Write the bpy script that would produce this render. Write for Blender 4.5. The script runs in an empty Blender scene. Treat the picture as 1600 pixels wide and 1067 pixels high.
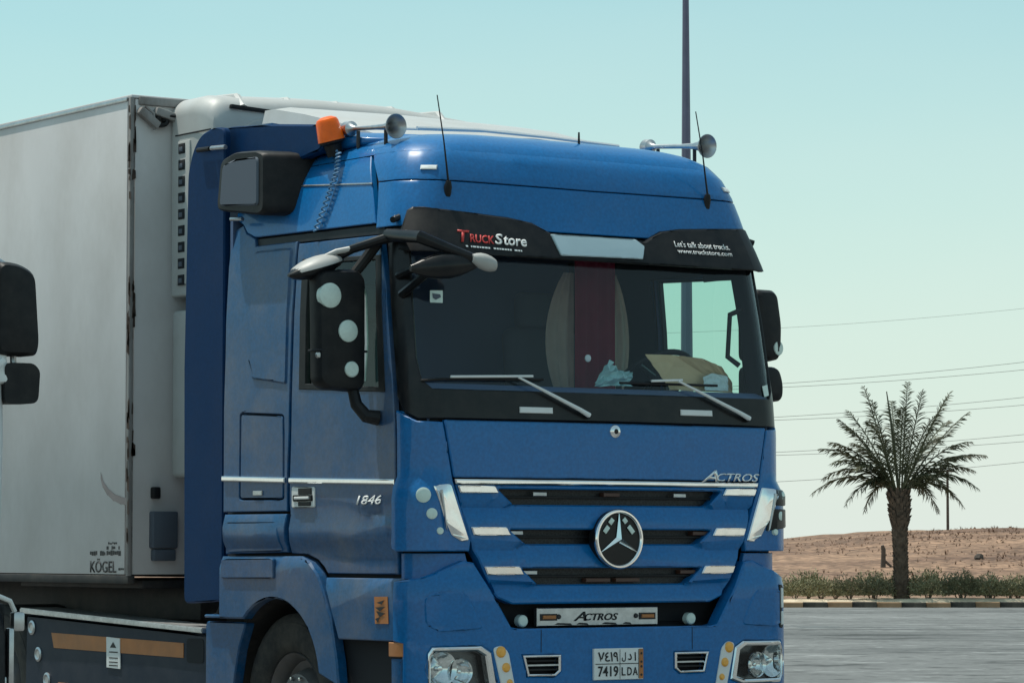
import bpy, bmesh, math, random
from math import sin, cos, pi, radians, hypot, sqrt, atan2
from mathutils import Vector, Matrix
from mathutils.geometry import tessellate_polygon

scene = bpy.context.scene
col = scene.collection
random.seed(7)

# ------------------------------------------------------------------ camera
CAM = Vector((-11.0024, -14.7551, 1.3651))
YAW, PITCH = radians(35.0), radians(3.4713)
cam_data = bpy.data.cameras.new("camera")
cam_data.sensor_width = 36.0
cam_data.lens = 5300.0 / 1600.0 * 36.0
cam_data.clip_start = 0.1
cam_data.clip_end = 6000.0
cam = bpy.data.objects.new("camera", cam_data)
cam.location = CAM
cam.rotation_euler = (pi / 2 + PITCH, 0, -YAW)
col.objects.link(cam)
scene.camera = cam

# ------------------------------------------------------------------ sky, sun, exposure
SUN_EL, SUN_AZ = radians(72), radians(-31)       # azimuth clockwise from +Y
world = bpy.data.worlds.new("World")
scene.world = world
world.use_nodes = True
wn = world.node_tree
wn.nodes.clear()
w_out = wn.nodes.new("ShaderNodeOutputWorld")
w_bg = wn.nodes.new("ShaderNodeBackground")
w_sky = wn.nodes.new("ShaderNodeTexSky")
w_sky.sky_type = 'NISHITA'
w_sky.sun_disc = False
w_sky.sun_elevation = SUN_EL
w_sky.sun_rotation = SUN_AZ
w_sky.altitude = 300
w_sky.air_density = 1.0
w_sky.dust_density = 1.2
w_sky.ozone_density = 1.6
w_tint = wn.nodes.new("ShaderNodeMix")
w_tint.data_type = 'RGBA'
w_tint.blend_type = 'MULTIPLY'
w_tint.inputs[0].default_value = 1.0
w_tint.inputs[7].default_value = (0.66, 1.05, 0.86, 1)
w_bg.inputs[1].default_value = 0.122
wn.links.new(w_sky.outputs[0], w_tint.inputs[6])
w_haze = wn.nodes.new("ShaderNodeMix")          # pale desert haze, thickest at the horizon
w_haze.data_type = 'RGBA'
w_tc = wn.nodes.new("ShaderNodeTexCoord")
w_sep = wn.nodes.new("ShaderNodeSeparateXYZ")
w_map = wn.nodes.new("ShaderNodeMapRange")      # haze thins with height above the horizon
w_map.interpolation_type = 'SMOOTHSTEP'
w_map.inputs[1].default_value = -0.02; w_map.inputs[2].default_value = 0.19
w_map.inputs[3].default_value = 0.95; w_map.inputs[4].default_value = 0.26
w_nz = wn.nodes.new("ShaderNodeTexNoise"); w_nz.inputs["Scale"].default_value = 3.0; w_nz.inputs["Detail"].default_value = 4
w_mp = wn.nodes.new("ShaderNodeMapping"); w_mp.inputs["Scale"].default_value = (1, 1, 4)
w_add = wn.nodes.new("ShaderNodeMath"); w_add.operation = 'MULTIPLY_ADD'; w_add.inputs[1].default_value = 0.30; w_add.inputs[2].default_value = -0.15
w_sum = wn.nodes.new("ShaderNodeMath"); w_sum.operation = 'ADD'; w_sum.use_clamp = True
wn.links.new(w_tc.outputs["Generated"], w_sep.inputs[0]); wn.links.new(w_sep.outputs[2], w_map.inputs[0])
wn.links.new(w_tc.outputs["Generated"], w_mp.inputs[0]); wn.links.new(w_mp.outputs[0], w_nz.inputs[0])
wn.links.new(w_nz.outputs[0], w_add.inputs[0]); wn.links.new(w_add.outputs[0], w_sum.inputs[0]); wn.links.new(w_map.outputs[0], w_sum.inputs[1])
wn.links.new(w_sum.outputs[0], w_haze.inputs[0])
w_haze.inputs[7].default_value = (5.3, 5.75, 5.35, 1)
wn.links.new(w_tint.outputs[2], w_haze.inputs[6])
wn.links.new(w_haze.outputs[2], w_bg.inputs[0])
wn.links.new(w_bg.outputs[0], w_out.inputs[0])

sun_data = bpy.data.lights.new("sun", 'SUN')
sun_data.energy = 3.3
sun_data.angle = radians(0.55)
sun_data.color = (1.0, 0.95, 0.86)
sun = bpy.data.objects.new("sun", sun_data)
sd = Vector((sin(SUN_AZ) * cos(SUN_EL), cos(SUN_AZ) * cos(SUN_EL), sin(SUN_EL)))
sun.rotation_euler = sd.to_track_quat('Z', 'Y').to_euler()
sun.location = (20, 20, 30)
col.objects.link(sun)

vs = scene.view_settings
vs.view_transform = 'Standard'
vs.look = 'None'
vs.exposure = 0.28
vs.gamma = 1.0
scene.render.engine = 'CYCLES'
scene.render.resolution_x = 1024
scene.render.resolution_y = 682
scene.cycles.transparent_max_bounces = 16
scene.cycles.max_bounces = 8

# ------------------------------------------------------------------ materials
def nodes_of(m):
    return m.node_tree.nodes, m.node_tree.links

def mat(name, color, rough=0.5, metal=0.0, coat=0.0, spec=0.5, var=0.0, vscale=8.0, dirt=None, dirt_amt=0.0,
        dirt_scale=3.0, bump=0.0, bump_scale=40.0, emit=None, transmission=0.0, stretch=None, rvar=0.0):
    m = bpy.data.materials.new(name)
    m.use_nodes = True
    n, l = nodes_of(m)
    b = n["Principled BSDF"]
    b.inputs["Base Color"].default_value = (*color, 1)
    b.inputs["Roughness"].default_value = rough
    b.inputs["Metallic"].default_value = metal
    b.inputs["Coat Weight"].default_value = coat
    b.inputs["Coat Roughness"].default_value = 0.06
    b.inputs["Specular IOR Level"].default_value = spec
    b.inputs["Transmission Weight"].default_value = transmission
    tc = n.new("ShaderNodeTexCoord")
    src = tc.outputs["Object"]
    if stretch:
        mp = n.new("ShaderNodeMapping")
        mp.inputs["Scale"].default_value = stretch
        l.new(src, mp.inputs[0]); src = mp.outputs[0]
    cur = None
    if var > 0:
        t = n.new("ShaderNodeTexNoise"); t.inputs["Scale"].default_value = vscale
        t.inputs["Detail"].default_value = 6
        l.new(src, t.inputs[0])
        r = n.new("ShaderNodeMapRange")
        r.inputs[1].default_value = 0.3; r.inputs[2].default_value = 0.7
        r.inputs[3].default_value = 1 - var; r.inputs[4].default_value = 1 + var
        l.new(t.outputs[0], r.inputs[0])
        x = n.new("ShaderNodeMix"); x.data_type = 'RGBA'; x.blend_type = 'MULTIPLY'
        x.inputs[0].default_value = 1.0
        x.inputs[6].default_value = (*color, 1)
        l.new(r.outputs[0], x.inputs[7])
        cur = x.outputs[2]
    if dirt is not None:
        t = n.new("ShaderNodeTexNoise"); t.inputs["Scale"].default_value = dirt_scale
        t.inputs["Detail"].default_value = 10; t.inputs["Roughness"].default_value = 0.7
        l.new(src, t.inputs[0])
        r = n.new("ShaderNodeMapRange")
        r.inputs[1].default_value = 0.42; r.inputs[2].default_value = 0.78
        r.inputs[3].default_value = 0.0; r.inputs[4].default_value = dirt_amt
        l.new(t.outputs[0], r.inputs[0])
        x = n.new("ShaderNodeMix"); x.data_type = 'RGBA'
        x.inputs[6].default_value = (*color, 1)
        x.inputs[7].default_value = (*dirt, 1)
        if cur is not None: l.new(cur, x.inputs[6])
        l.new(r.outputs[0], x.inputs[0])
        cur = x.outputs[2]
        rr = n.new("ShaderNodeMapRange")
        rr.inputs[3].default_value = rough; rr.inputs[4].default_value = min(1, rough + 0.5)
        l.new(r.outputs[0], rr.inputs[0])
        l.new(rr.outputs[0], b.inputs["Roughness"])
    if cur is not None: l.new(cur, b.inputs["Base Color"])
    if bump > 0:
        t = n.new("ShaderNodeTexNoise"); t.inputs["Scale"].default_value = bump_scale
        t.inputs["Detail"].default_value = 6
        l.new(src, t.inputs[0])
        bp = n.new("ShaderNodeBump"); bp.inputs["Strength"].default_value = bump
        bp.inputs["Distance"].default_value = 0.01
        l.new(t.outputs[0], bp.inputs["Height"])
        l.new(bp.outputs[0], b.inputs["Normal"])
    return m

def glass_mat(name, tint, ior=1.45, rough=0.0, scatter=0.0):
    m = bpy.data.materials.new(name); m.use_nodes = True
    n, l = nodes_of(m); n.clear()
    o = n.new("ShaderNodeOutputMaterial")
    t = n.new("ShaderNodeBsdfTransparent"); t.inputs[0].default_value = (*tint, 1)
    g = n.new("ShaderNodeBsdfGlossy"); g.inputs["Roughness"].default_value = rough
    lw = n.new("ShaderNodeLayerWeight")                   # same reflectance from both faces of the pane
    pw = n.new("ShaderNodeMath"); pw.operation = 'POWER'; pw.inputs[1].default_value = 5.0
    f = n.new("ShaderNodeMath"); f.operation = 'MULTIPLY_ADD'
    r0 = ((ior - 1) / (ior + 1)) ** 2
    f.inputs[1].default_value = 1 - r0; f.inputs[2].default_value = r0
    l.new(lw.outputs["Facing"], pw.inputs[0]); l.new(pw.outputs[0], f.inputs[0])
    x = n.new("ShaderNodeMixShader")
    l.new(f.outputs[0], x.inputs[0]); l.new(t.outputs[0], x.inputs[1]); l.new(g.outputs[0], x.inputs[2])
    last = x.outputs[0]
    if scatter > 0:           # road dust film, tinted blue to paint haze into the pane
        d = n.new("ShaderNodeBsdfDiffuse"); d.inputs[0].default_value = (0.40, 0.46, 0.52, 1)
        nt = n.new("ShaderNodeTexNoise"); nt.inputs["Scale"].default_value = 2.5; nt.inputs["Detail"].default_value = 8
        tc = n.new("ShaderNodeTexCoord"); l.new(tc.outputs["Object"], nt.inputs[0])
        mr = n.new("ShaderNodeMapRange"); mr.inputs[1].default_value = .3; mr.inputs[2].default_value = .8
        mr.inputs[3].default_value = scatter * .4; mr.inputs[4].default_value = scatter * 1.5
        l.new(nt.outputs[0], mr.inputs[0])
        x2 = n.new("ShaderNodeMixShader")
        l.new(mr.outputs[0], x2.inputs[0]); l.new(last, x2.inputs[1]); l.new(d.outputs[0], x2.inputs[2])
        last = x2.outputs[0]
    l.new(last, o.inputs[0])
    return m

DUST = (0.30, 0.25, 0.19)
M = {}
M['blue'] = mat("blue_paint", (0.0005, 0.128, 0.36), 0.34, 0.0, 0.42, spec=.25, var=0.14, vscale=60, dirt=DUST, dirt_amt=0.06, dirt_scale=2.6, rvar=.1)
M['blue_dusty'] = mat("dusty_blue_paint", (0.002, 0.068, 0.185), 0.42, 0.0, 0.30, spec=.3, var=0.18, vscale=55, dirt=DUST, dirt_amt=0.42, dirt_scale=2.2)  # cab-side blue: darker base and stronger tan mottling than the front
M['navy'] = mat("navy_paint", (0.001, 0.028, 0.095), 0.55, 0.0, 0.0, spec=.12, var=0.12, vscale=50, dirt=DUST, dirt_amt=0.03)  # cab blue darkened: the fairing's dimmer reflection put into the colour
M['navy_dark'] = mat('dark_skirt_paint', (0.004, 0.014, 0.032), 0.55, spec=.3, var=.1, vscale=6, dirt=DUST, dirt_amt=.10)  # shade low on the side put into a darker skirt colour
M['gap'] = mat("panel_gap_black", (0.006, 0.008, 0.012), 0.8)
M['black'] = mat("black_plastic", (0.009, 0.010, 0.012), 0.5, spec=.25, var=0.15, vscale=12, dirt=DUST, dirt_amt=0.06, dirt_scale=6)
M['black_gloss'] = mat("black_ceramic_band", (0.006, 0.007, 0.009), 0.3, spec=.25, coat=0.1, dirt=DUST, dirt_amt=0.06, dirt_scale=5)
M['rubber'] = mat("tyre_rubber", (0.018, 0.018, 0.018), 0.85, var=0.2, vscale=15, dirt=DUST, dirt_amt=0.25, dirt_scale=5)
M['chrome'] = mat("chrome", (0.80, 0.82, 0.83), 0.10, 1.0, dirt=DUST, dirt_amt=0.10, dirt_scale=20)
M['chrome_dull'] = mat("brushed_steel", (0.52, 0.53, 0.54), 0.34, 1.0, var=0.1, vscale=30, dirt=DUST, dirt_amt=0.25, dirt_scale=12)
M['white'] = mat("white_enamel", (0.72, 0.74, 0.73), 0.4, dirt=DUST, dirt_amt=0.12, dirt_scale=8)
M['white_trailer'] = mat("white_trailer_skin", (0.62, 0.595, 0.585), 0.42, var=0.05, vscale=2, dirt=(0.28, 0.24, 0.20), dirt_amt=0.38, dirt_scale=1.1, stretch=(1, 1, .6), bump=.05, bump_scale=1.5)
M['fridge'] = mat("white_cooling_unit", (0.46, 0.47, 0.46), 0.45, var=0.04, vscale=4, dirt=(0.25, 0.22, 0.18), dirt_amt=0.25, dirt_scale=3)
M['rust'] = mat("rusty_rail", (0.30, 0.29, 0.28), 0.6, var=0.15, vscale=10, dirt=(0.06, 0.03, 0.018), dirt_amt=0.95, dirt_scale=5, stretch=(1, 1, .35))
M['cap_grey'] = mat('pale_mirror_cap', (.40, .40, .385), .45, dirt=DUST, dirt_amt=.3, dirt_scale=10)  # pale grey that paints sunlit tops onto the black mirrors
M['dot'] = mat("white_reflector", (0.62, 0.74, 0.68), 0.3, var=0.06, vscale=60)
M['orange'] = mat("orange_lens", (1.0, 0.14, 0.001), 0.35, spec=.3, coat=0.15, var=0.1, vscale=30)
M['amber'] = mat('amber_lens', (0.85, 0.40, 0.06), .3, coat=.4, var=.1, vscale=40)
M['lamp_dark'] = mat('lamp_bowl', (.10, .105, .11), .25, .9)
M['orange_dull'] = mat("orange_reflective_tape", (0.42, 0.15, 0.035), 0.5, var=0.12, vscale=9, dirt=DUST, dirt_amt=0.3)
M['amber_dim'] = mat('dim_amber_lens', (0.07, 0.03, 0.02), .4)
M['red'] = mat("red_print", (0.62, 0.05, 0.045), 0.5)
M['print_white'] = mat("white_print", (0.82, 0.83, 0.82), 0.5)
M['print_black'] = mat("black_print", (0.012, 0.012, 0.013), 0.55)
M['lens'] = glass_mat("clear_lens", (0.92, 0.95, 0.95), 1.5)
M['windscreen'] = glass_mat("windscreen_glass", (0.84, 0.91, 0.94), 1.5, scatter=0.014)
M['side_glass'] = glass_mat("side_glass", (0.60, 0.88, 0.76), 1.5, scatter=0.006)
M['interior'] = mat("cab_interior", (0.08, 0.135, 0.25), 0.8)
M['interior_mid'] = mat("cab_trim_grey", (0.09, 0.11, 0.14), 0.8)
M['beige'] = mat("beige_cover", (0.88, 0.74, 0.62), 0.9, var=0.08)
M['burgundy'] = mat("burgundy_cloth", (0.44, 0.025, 0.075), 0.9, var=0.1)
M['yellow'] = mat("mustard_board", (0.66, 0.48, 0.26), 0.8, var=0.06)
M['teal_paper'] = mat("pale_teal_paper", (0.45, 0.68, 0.66), 0.8)
M['mirror_bar'] = mat("pale_lightbox", (0.42, 0.55, 0.60), 0.25, coat=0.5, var=0.04, vscale=6)
M['metal_dark'] = mat("dark_chassis_steel", (0.02, 0.02, 0.022), 0.6, var=0.2, vscale=10, dirt=DUST, dirt_amt=0.25)
M['tread'] = mat("aluminium_tread", (0.55, 0.56, 0.57), 0.35, 0.9, var=0.15, vscale=40, dirt=DUST, dirt_amt=0.4, dirt_scale=9)

# ------------------------------------------------------------------ mesh helpers
def link(name, me, m=None, parent=None, smooth=True, angle=35):
    o = bpy.data.objects.new(name, me)
    col.objects.link(o)
    if m is not None and len(me.materials) == 0: me.materials.append(m)
    if smooth and len(me.polygons):
        me.polygons.foreach_set("use_smooth", [True] * len(me.polygons))
        me.set_sharp_from_angle(angle=radians(angle))
    if parent is not None: o.parent = parent
    return o

def from_bm(name, bm, m, parent=None, smooth=True, angle=35):
    me = bpy.data.meshes.new(name)
    bm.to_mesh(me); bm.free()
    return link(name, me, m, parent, smooth, angle)

def empty(name, loc=(0, 0, 0)):
    o = bpy.data.objects.new(name, None)
    o.location = loc
    o.empty_display_size = 0.3
    col.objects.link(o)
    return o

def tag(o, label=None, cat=None, group=None, kind=None):
    if label: o["label"] = label
    if cat: o["category"] = cat
    if group: o["group"] = group
    if kind: o["kind"] = kind
    return o

def add_box(bm, c, s, rot=None, bev=0.0, seg=2):
    g = bmesh.ops.create_cube(bm, size=1.0)
    vv = g['verts']
    for v in vv: v.co = Vector((v.co.x * s[0], v.co.y * s[1], v.co.z * s[2]))
    if bev > 0:
        ee = list({e for v in vv for e in v.link_edges})
        r = bmesh.ops.bevel(bm, geom=ee, offset=bev, segments=seg, affect='EDGES', profile=0.5)
        vv = list({v for f in r['faces'] for v in f.verts} | {v for v in vv if v.is_valid})
    mt = Matrix.Translation(Vector(c))
    if rot is not None: mt = mt @ rot.to_4x4()
    for v in vv: v.co = mt @ v.co

def box(name, c, s, m, parent=None, rot=None, bev=0.008, seg=2):
    bm = bmesh.new(); add_box(bm, c, s, rot, bev, seg)
    return from_bm(name, bm, m, parent)

def frame_for(d):
    d = d.normalized()
    a = Vector((0, 0, 1)) if abs(d.z) < 0.9 else Vector((1, 0, 0))
    x = d.cross(a).normalized(); y = x.cross(d).normalized()
    return x, y

def add_tube(bm, pts, rad, n=8, cap=True):
    pts = [Vector(p) for p in pts]
    if not hasattr(rad, '__len__'): rad = [rad] * len(pts)
    rings = []
    for i, p in enumerate(pts):
        if i == 0: d = pts[1] - p
        elif i == len(pts) - 1: d = p - pts[i - 1]
        else: d = (pts[i + 1] - p).normalized() + (p - pts[i - 1]).normalized()
        x, y = frame_for(d)
        if rings:
            # keep frames aligned
            px = rings[-1][1]
            x = (px - d.normalized() * px.dot(d.normalized())).normalized(); y = x.cross(d.normalized())
        rings.append(([bm.verts.new(p + (x * cos(2 * pi * k / n) + y * sin(2 * pi * k / n)) * rad[i]) for k in range(n)], x))
    for i in range(len(rings) - 1):
        a, b = rings[i][0], rings[i + 1][0]
        for k in range(n):
            bm.faces.new((a[k], a[(k + 1) % n], b[(k + 1) % n], b[k]))
    if cap:
        bm.faces.new(list(reversed(rings[0][0]))); bm.faces.new(rings[-1][0])

def tube(name, pts, rad, m, parent=None, n=8):
    bm = bmesh.new(); add_tube(bm, pts, rad, n)
    bmesh.ops.recalc_face_normals(bm, faces=bm.faces)
    return from_bm(name, bm, m, parent)

def add_lathe(bm, prof, origin, axis, n=24, close=False):
    """prof: list of (radius, height along axis)"""
    o = Vector(origin); ax = Vector(axis).normalized(); x, y = frame_for(ax)
    rings = []
    for r, h in prof:
        if r < 1e-5: rings.append([bm.verts.new(o + ax * h)])
        else: rings.append([bm.verts.new(o + ax * h + (x * cos(2 * pi * k / n) + y * sin(2 * pi * k / n)) * r) for k in range(n)])
    seq = list(zip(rings, rings[1:])) + ([(rings[-1], rings[0])] if close else [])
    for a, b in seq:
        for k in range(n):
            q = (k + 1) % n
            if len(a) == 1 and len(b) == 1: continue
            if len(a) == 1: bm.faces.new((a[0], b[q], b[k]))
            elif len(b) == 1: bm.faces.new((a[k], a[q], b[0]))
            else: bm.faces.new((a[k], a[q], b[q], b[k]))

def lathe(name, prof, origin, axis, m, parent=None, n=24, angle=35, close=False):
    bm = bmesh.new(); add_lathe(bm, prof, origin, axis, n, close)
    bmesh.ops.recalc_face_normals(bm, faces=bm.faces)
    return from_bm(name, bm, m, parent, angle=angle)

def roundpoly(pts, r, n=4):
    """round the corners of a 2D polygon"""
    out = []
    k = len(pts)
    for i in range(k):
        p = Vector(pts[i]); a = Vector(pts[i - 1]); b = Vector(pts[(i + 1) % k])
        rr = r[i] if hasattr(r, '__len__') else r
        da, db = (a - p), (b - p)
        t = min(rr, da.length * .45, db.length * .45)
        if t < 1e-4: out.append((p.x, p.y)); continue
        A = p + da.normalized() * t; B = p + db.normalized() * t
        for j in range(n + 1):
            s = j / n
            q = A * (1 - s) ** 2 + p * 2 * s * (1 - s) + B * s * s
            out.append((q.x, q.y))
    return out

def loft(name, layers, m, parent=None, cap=True, angle=40):
    """layers: list of equal-length closed rings of 3D points"""
    bm = bmesh.new()
    R = [[bm.verts.new(p) for p in L] for L in layers]
    n = len(R[0])
    for a, b in zip(R, R[1:]):
        for k in range(n): bm.faces.new((a[k], a[(k + 1) % n], b[(k + 1) % n], b[k]))
    if cap:
        bm.faces.new(list(reversed(R[0]))); bm.faces.new(R[-1])
    bmesh.ops.recalc_face_normals(bm, faces=bm.faces)
    return from_bm(name, bm, m, parent, angle=angle)

# ------------------------------------------------------------------ the cab skin: (u, z) -> point on the rounded cab
def tab(t, z):
    if z <= t[0][0]: return t[0][1]
    for i in range(len(t) - 1):
        if z <= t[i + 1][0]:
            a = (z - t[i][0]) / (t[i + 1][0] - t[i][0])
            return t[i][1] + a * (t[i + 1][1] - t[i][1])
    return t[-1][1]
WT = [(0.3, 1.25), (2.15, 1.25), (2.65, 1.235), (3.0, 1.21), (3.2, 1.175), (3.35, 1.14), (3.45, 1.105), (3.53, 1.05), (3.58, .98), (3.615, .88), (3.635, .76)]
FT = [(0.3, 0.0), (2.0, 0.0), (2.2, 0.015), (3.0, .14), (3.2, .18), (3.35, .215), (3.45, .25), (3.53, .30), (3.58, .37), (3.615, .47), (3.635, .60)]
RT = [(0.3, .16), (2.0, .18), (3.2, .22), (3.5, .27), (3.635, .33)]
BULGE, BACK = .05, 2.05
def skin(u, z, off=0.0):
    w = tab(WT, z); f = tab(FT, z); r = tab(RT, z)
    sg = -1 if u < 0 else 1; a = abs(u)
    b = BULGE * ((w - r) / w) ** 2
    if a <= 1:
        x = a * (w - r); y = f + BULGE * (x / w) ** 2; nx = 2 * BULGE * x / w / w * .8; ny = -1
    elif a <= 2:
        t = (a - 1) * pi / 2; x = w - r + r * sin(t); y = f + b + r - r * cos(t); nx = sin(t); ny = -cos(t)
    else:
        y0 = f + b + r; x = w; y = y0 + (a - 2) * (BACK - y0); nx = 1; ny = 0
    l = hypot(nx, ny); nx /= l; ny /= l
    return Vector((sg * (x + nx * off), y + ny * off, z))
def u2s(u):
    a = abs(u); sg = -1 if u < 0 else 1
    if a <= 1: s = 1.08 * a
    elif a <= 2: s = 1.08 + .27 * (a - 1)
    else: s = 1.35 + 1.75 * (a - 2)
    return sg * s
def s2u(s):
    a = abs(s); sg = -1 if s < 0 else 1
    if a <= 1.08: u = a / 1.08
    elif a <= 1.35: u = 1 + (a - 1.08) / .27
    else: u = 2 + (a - 1.35) / 1.75
    return sg * u
def mirror_uz(pts): return [(-u, z) for u, z in pts]

def panel(name, outline, m, parent=None, holes=(), off=0.012, depth=0.03, bev=0.006, r=0.0, uz=True, step=0.11, mapf=None, angle=30):
    """a sheet-metal panel cut to an outline on the cab skin, with a rolled edge and a return flange"""
    loops = []
    for L in [outline] + list(holes):
        P = [(u2s(u), z) for u, z in L] if uz else list(L)
        if r: P = roundpoly(P, r)
        loops.append(P)
    offf = off if callable(off) else (lambda u, z: off)
    mp = mapf or (lambda s, z, o: skin(s2u(s), z, o))
    bm = bmesh.new()
    flat = [Vector((x, z, 0)) for L in loops for x, z in L]
    tris = tessellate_polygon([[Vector((x, z, 0)) for x, z in L] for L in loops])
    vs_ = [bm.verts.new(p) for p in flat]
    for t in tris:
        try: bm.faces.new([vs_[i] for i in t])
        except ValueError: pass
    xs = [p.x for p in flat]; zs = [p.y for p in flat]
    cuts = []
    x = math.floor(min(xs) / step) * step
    while x < max(xs):
        cuts.append(('x', x)); x += step
    for k in range(7):
        for sg in (-1, 1): cuts.append(('x', sg * (1.08 + .27 * k / 6)))
    z = math.floor(min(zs) / step) * step
    while z < max(zs):
        cuts.append(('z', z)); z += step
    for a, v in cuts:
        lo, hi = (min(xs), max(xs)) if a == 'x' else (min(zs), max(zs))
        if not (lo + .012 < v < hi - .012): continue
        bmesh.ops.bisect_plane(bm, geom=bm.verts[:] + bm.edges[:] + bm.faces[:], dist=1e-5,
                               plane_co=(v, 0, 0) if a == 'x' else (0, v, 0),
                               plane_no=(1, 0, 0) if a == 'x' else (0, 1, 0))
    bmesh.ops.remove_doubles(bm, verts=bm.verts, dist=1e-5)
    if bev > 0:
        bmesh.ops.inset_region(bm, faces=bm.faces[:], thickness=bev, depth=0, use_boundary=True, use_even_offset=True)
    bnd = {v for e in bm.edges if e.is_boundary for v in e.verts}
    bed = [e for e in bm.edges if e.is_boundary]
    low = {v: -bev * .9 for v in bnd}
    if depth > 0:
        ex = bmesh.ops.extrude_edge_only(bm, edges=bed)
        for v in [g for g in ex['geom'] if isinstance(g, bmesh.types.BMVert)]: low[v] = -depth
    for v in bm.verts:
        s, z = v.co.x, v.co.y
        u = s2u(s) if uz else s
        v.co = mp(s, z, offf(u, z) + low.get(v, 0.0))
    bm.normal_update()
    # outward orientation
    acc = 0.0
    for f in bm.faces:
        c = f.calc_center_median()
        # reference normal: numeric
        acc += f.normal.dot(Vector((c.x * .6, c.y - 1.3, 0)) if mapf is None else mapf.ref) * f.calc_area()
    if acc < 0: bmesh.ops.reverse_faces(bm, faces=bm.faces)
    return from_bm(name, bm, m, parent, angle=angle)

def plane_map(origin, ex, ez, n):
    o, ex, ez, n = Vector(origin), Vector(ex), Vector(ez), Vector(n)
    def f(s, z, off): return o + ex * s + ez * z + n * off
    f.ref = n
    return f

def text_obj(name, body, size, m, mapf, parent=None, shear=0.0, bold=0.0, width=None, height=None, extrude=0.0015, align='LEFT'):
    cu = bpy.data.curves.new(name, 'FONT')
    cu.body = body; cu.size = size; cu.shear = shear; cu.offset = bold * size
    cu.align_x = align; cu.resolution_u = 3
    cu.extrude = 0.0
    o = bpy.data.objects.new(name, cu); col.objects.link(o)
    dg = bpy.context.evaluated_depsgraph_get()
    me = bpy.data.meshes.new_from_object(o.evaluated_get(dg))
    bpy.data.objects.remove(o)
    me.name = name
    if len(me.vertices) == 0: return None
    x0 = min(v.co.x for v in me.vertices); x1 = max(v.co.x for v in me.vertices)
    y0 = min(v.co.y for v in me.vertices); y1 = max(v.co.y for v in me.vertices)
    sx = width / (x1 - x0) if width else 1.0
    sy = height / (y1 - y0) if height else 1.0
    bm = bmesh.new(); bm.from_mesh(me)
    bmesh.ops.remove_doubles(bm, verts=bm.verts, dist=size * .002)
    if extrude > 0:
        g = bmesh.ops.extrude_face_region(bm, geom=bm.faces[:])
        top = [v for v in g['geom'] if isinstance(v, bmesh.types.BMVert)]
        ts = set(top)
    else: ts = set(bm.verts)
    for v in bm.verts:
        x = (v.co.x - x0) * sx if width else v.co.x
        y = (v.co.y - y0) * sy if height else v.co.y
        v.co = mapf(x, y, extrude if v in ts else 0.0)
    bmesh.ops.recalc_face_normals(bm, faces=bm.faces)
    bm.to_mesh(me); bm.free()
    me.materials.clear()
    return link(name, me, m, parent, smooth=False)

def skin_text(x, z, off, slope=0.0):
    """text laid on the cab front: x in metres from the truck's centre line"""
    def f(a, b, o):
        zz = z + b + slope * a
        w = tab(WT, zz); r = tab(RT, zz)
        return skin((x + a) / (w - r), zz, (off(0, 0) if callable(off) else off) + o)
    f.ref = Vector((0, -1, 0))
    return f

# ------------------------------------------------------------------ the place: axes seen from the parking lot
FWD = Vector((sin(YAW), cos(YAW), 0)); RGT = Vector((cos(YAW), -sin(YAW), 0))
def place(lat, dep, z=0.0):
    p = CAM + FWD * dep + RGT * lat
    return Vector((p.x, p.y, z))

def noise2(x, y):
    return (sin(x * 1.3 + 1.7 * sin(y * .9)) + sin(y * 1.7 + 2.1 * sin(x * .7 + 1.0)) + .5 * sin(x * 3.1 + y * 2.3)) / 2.5

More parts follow.
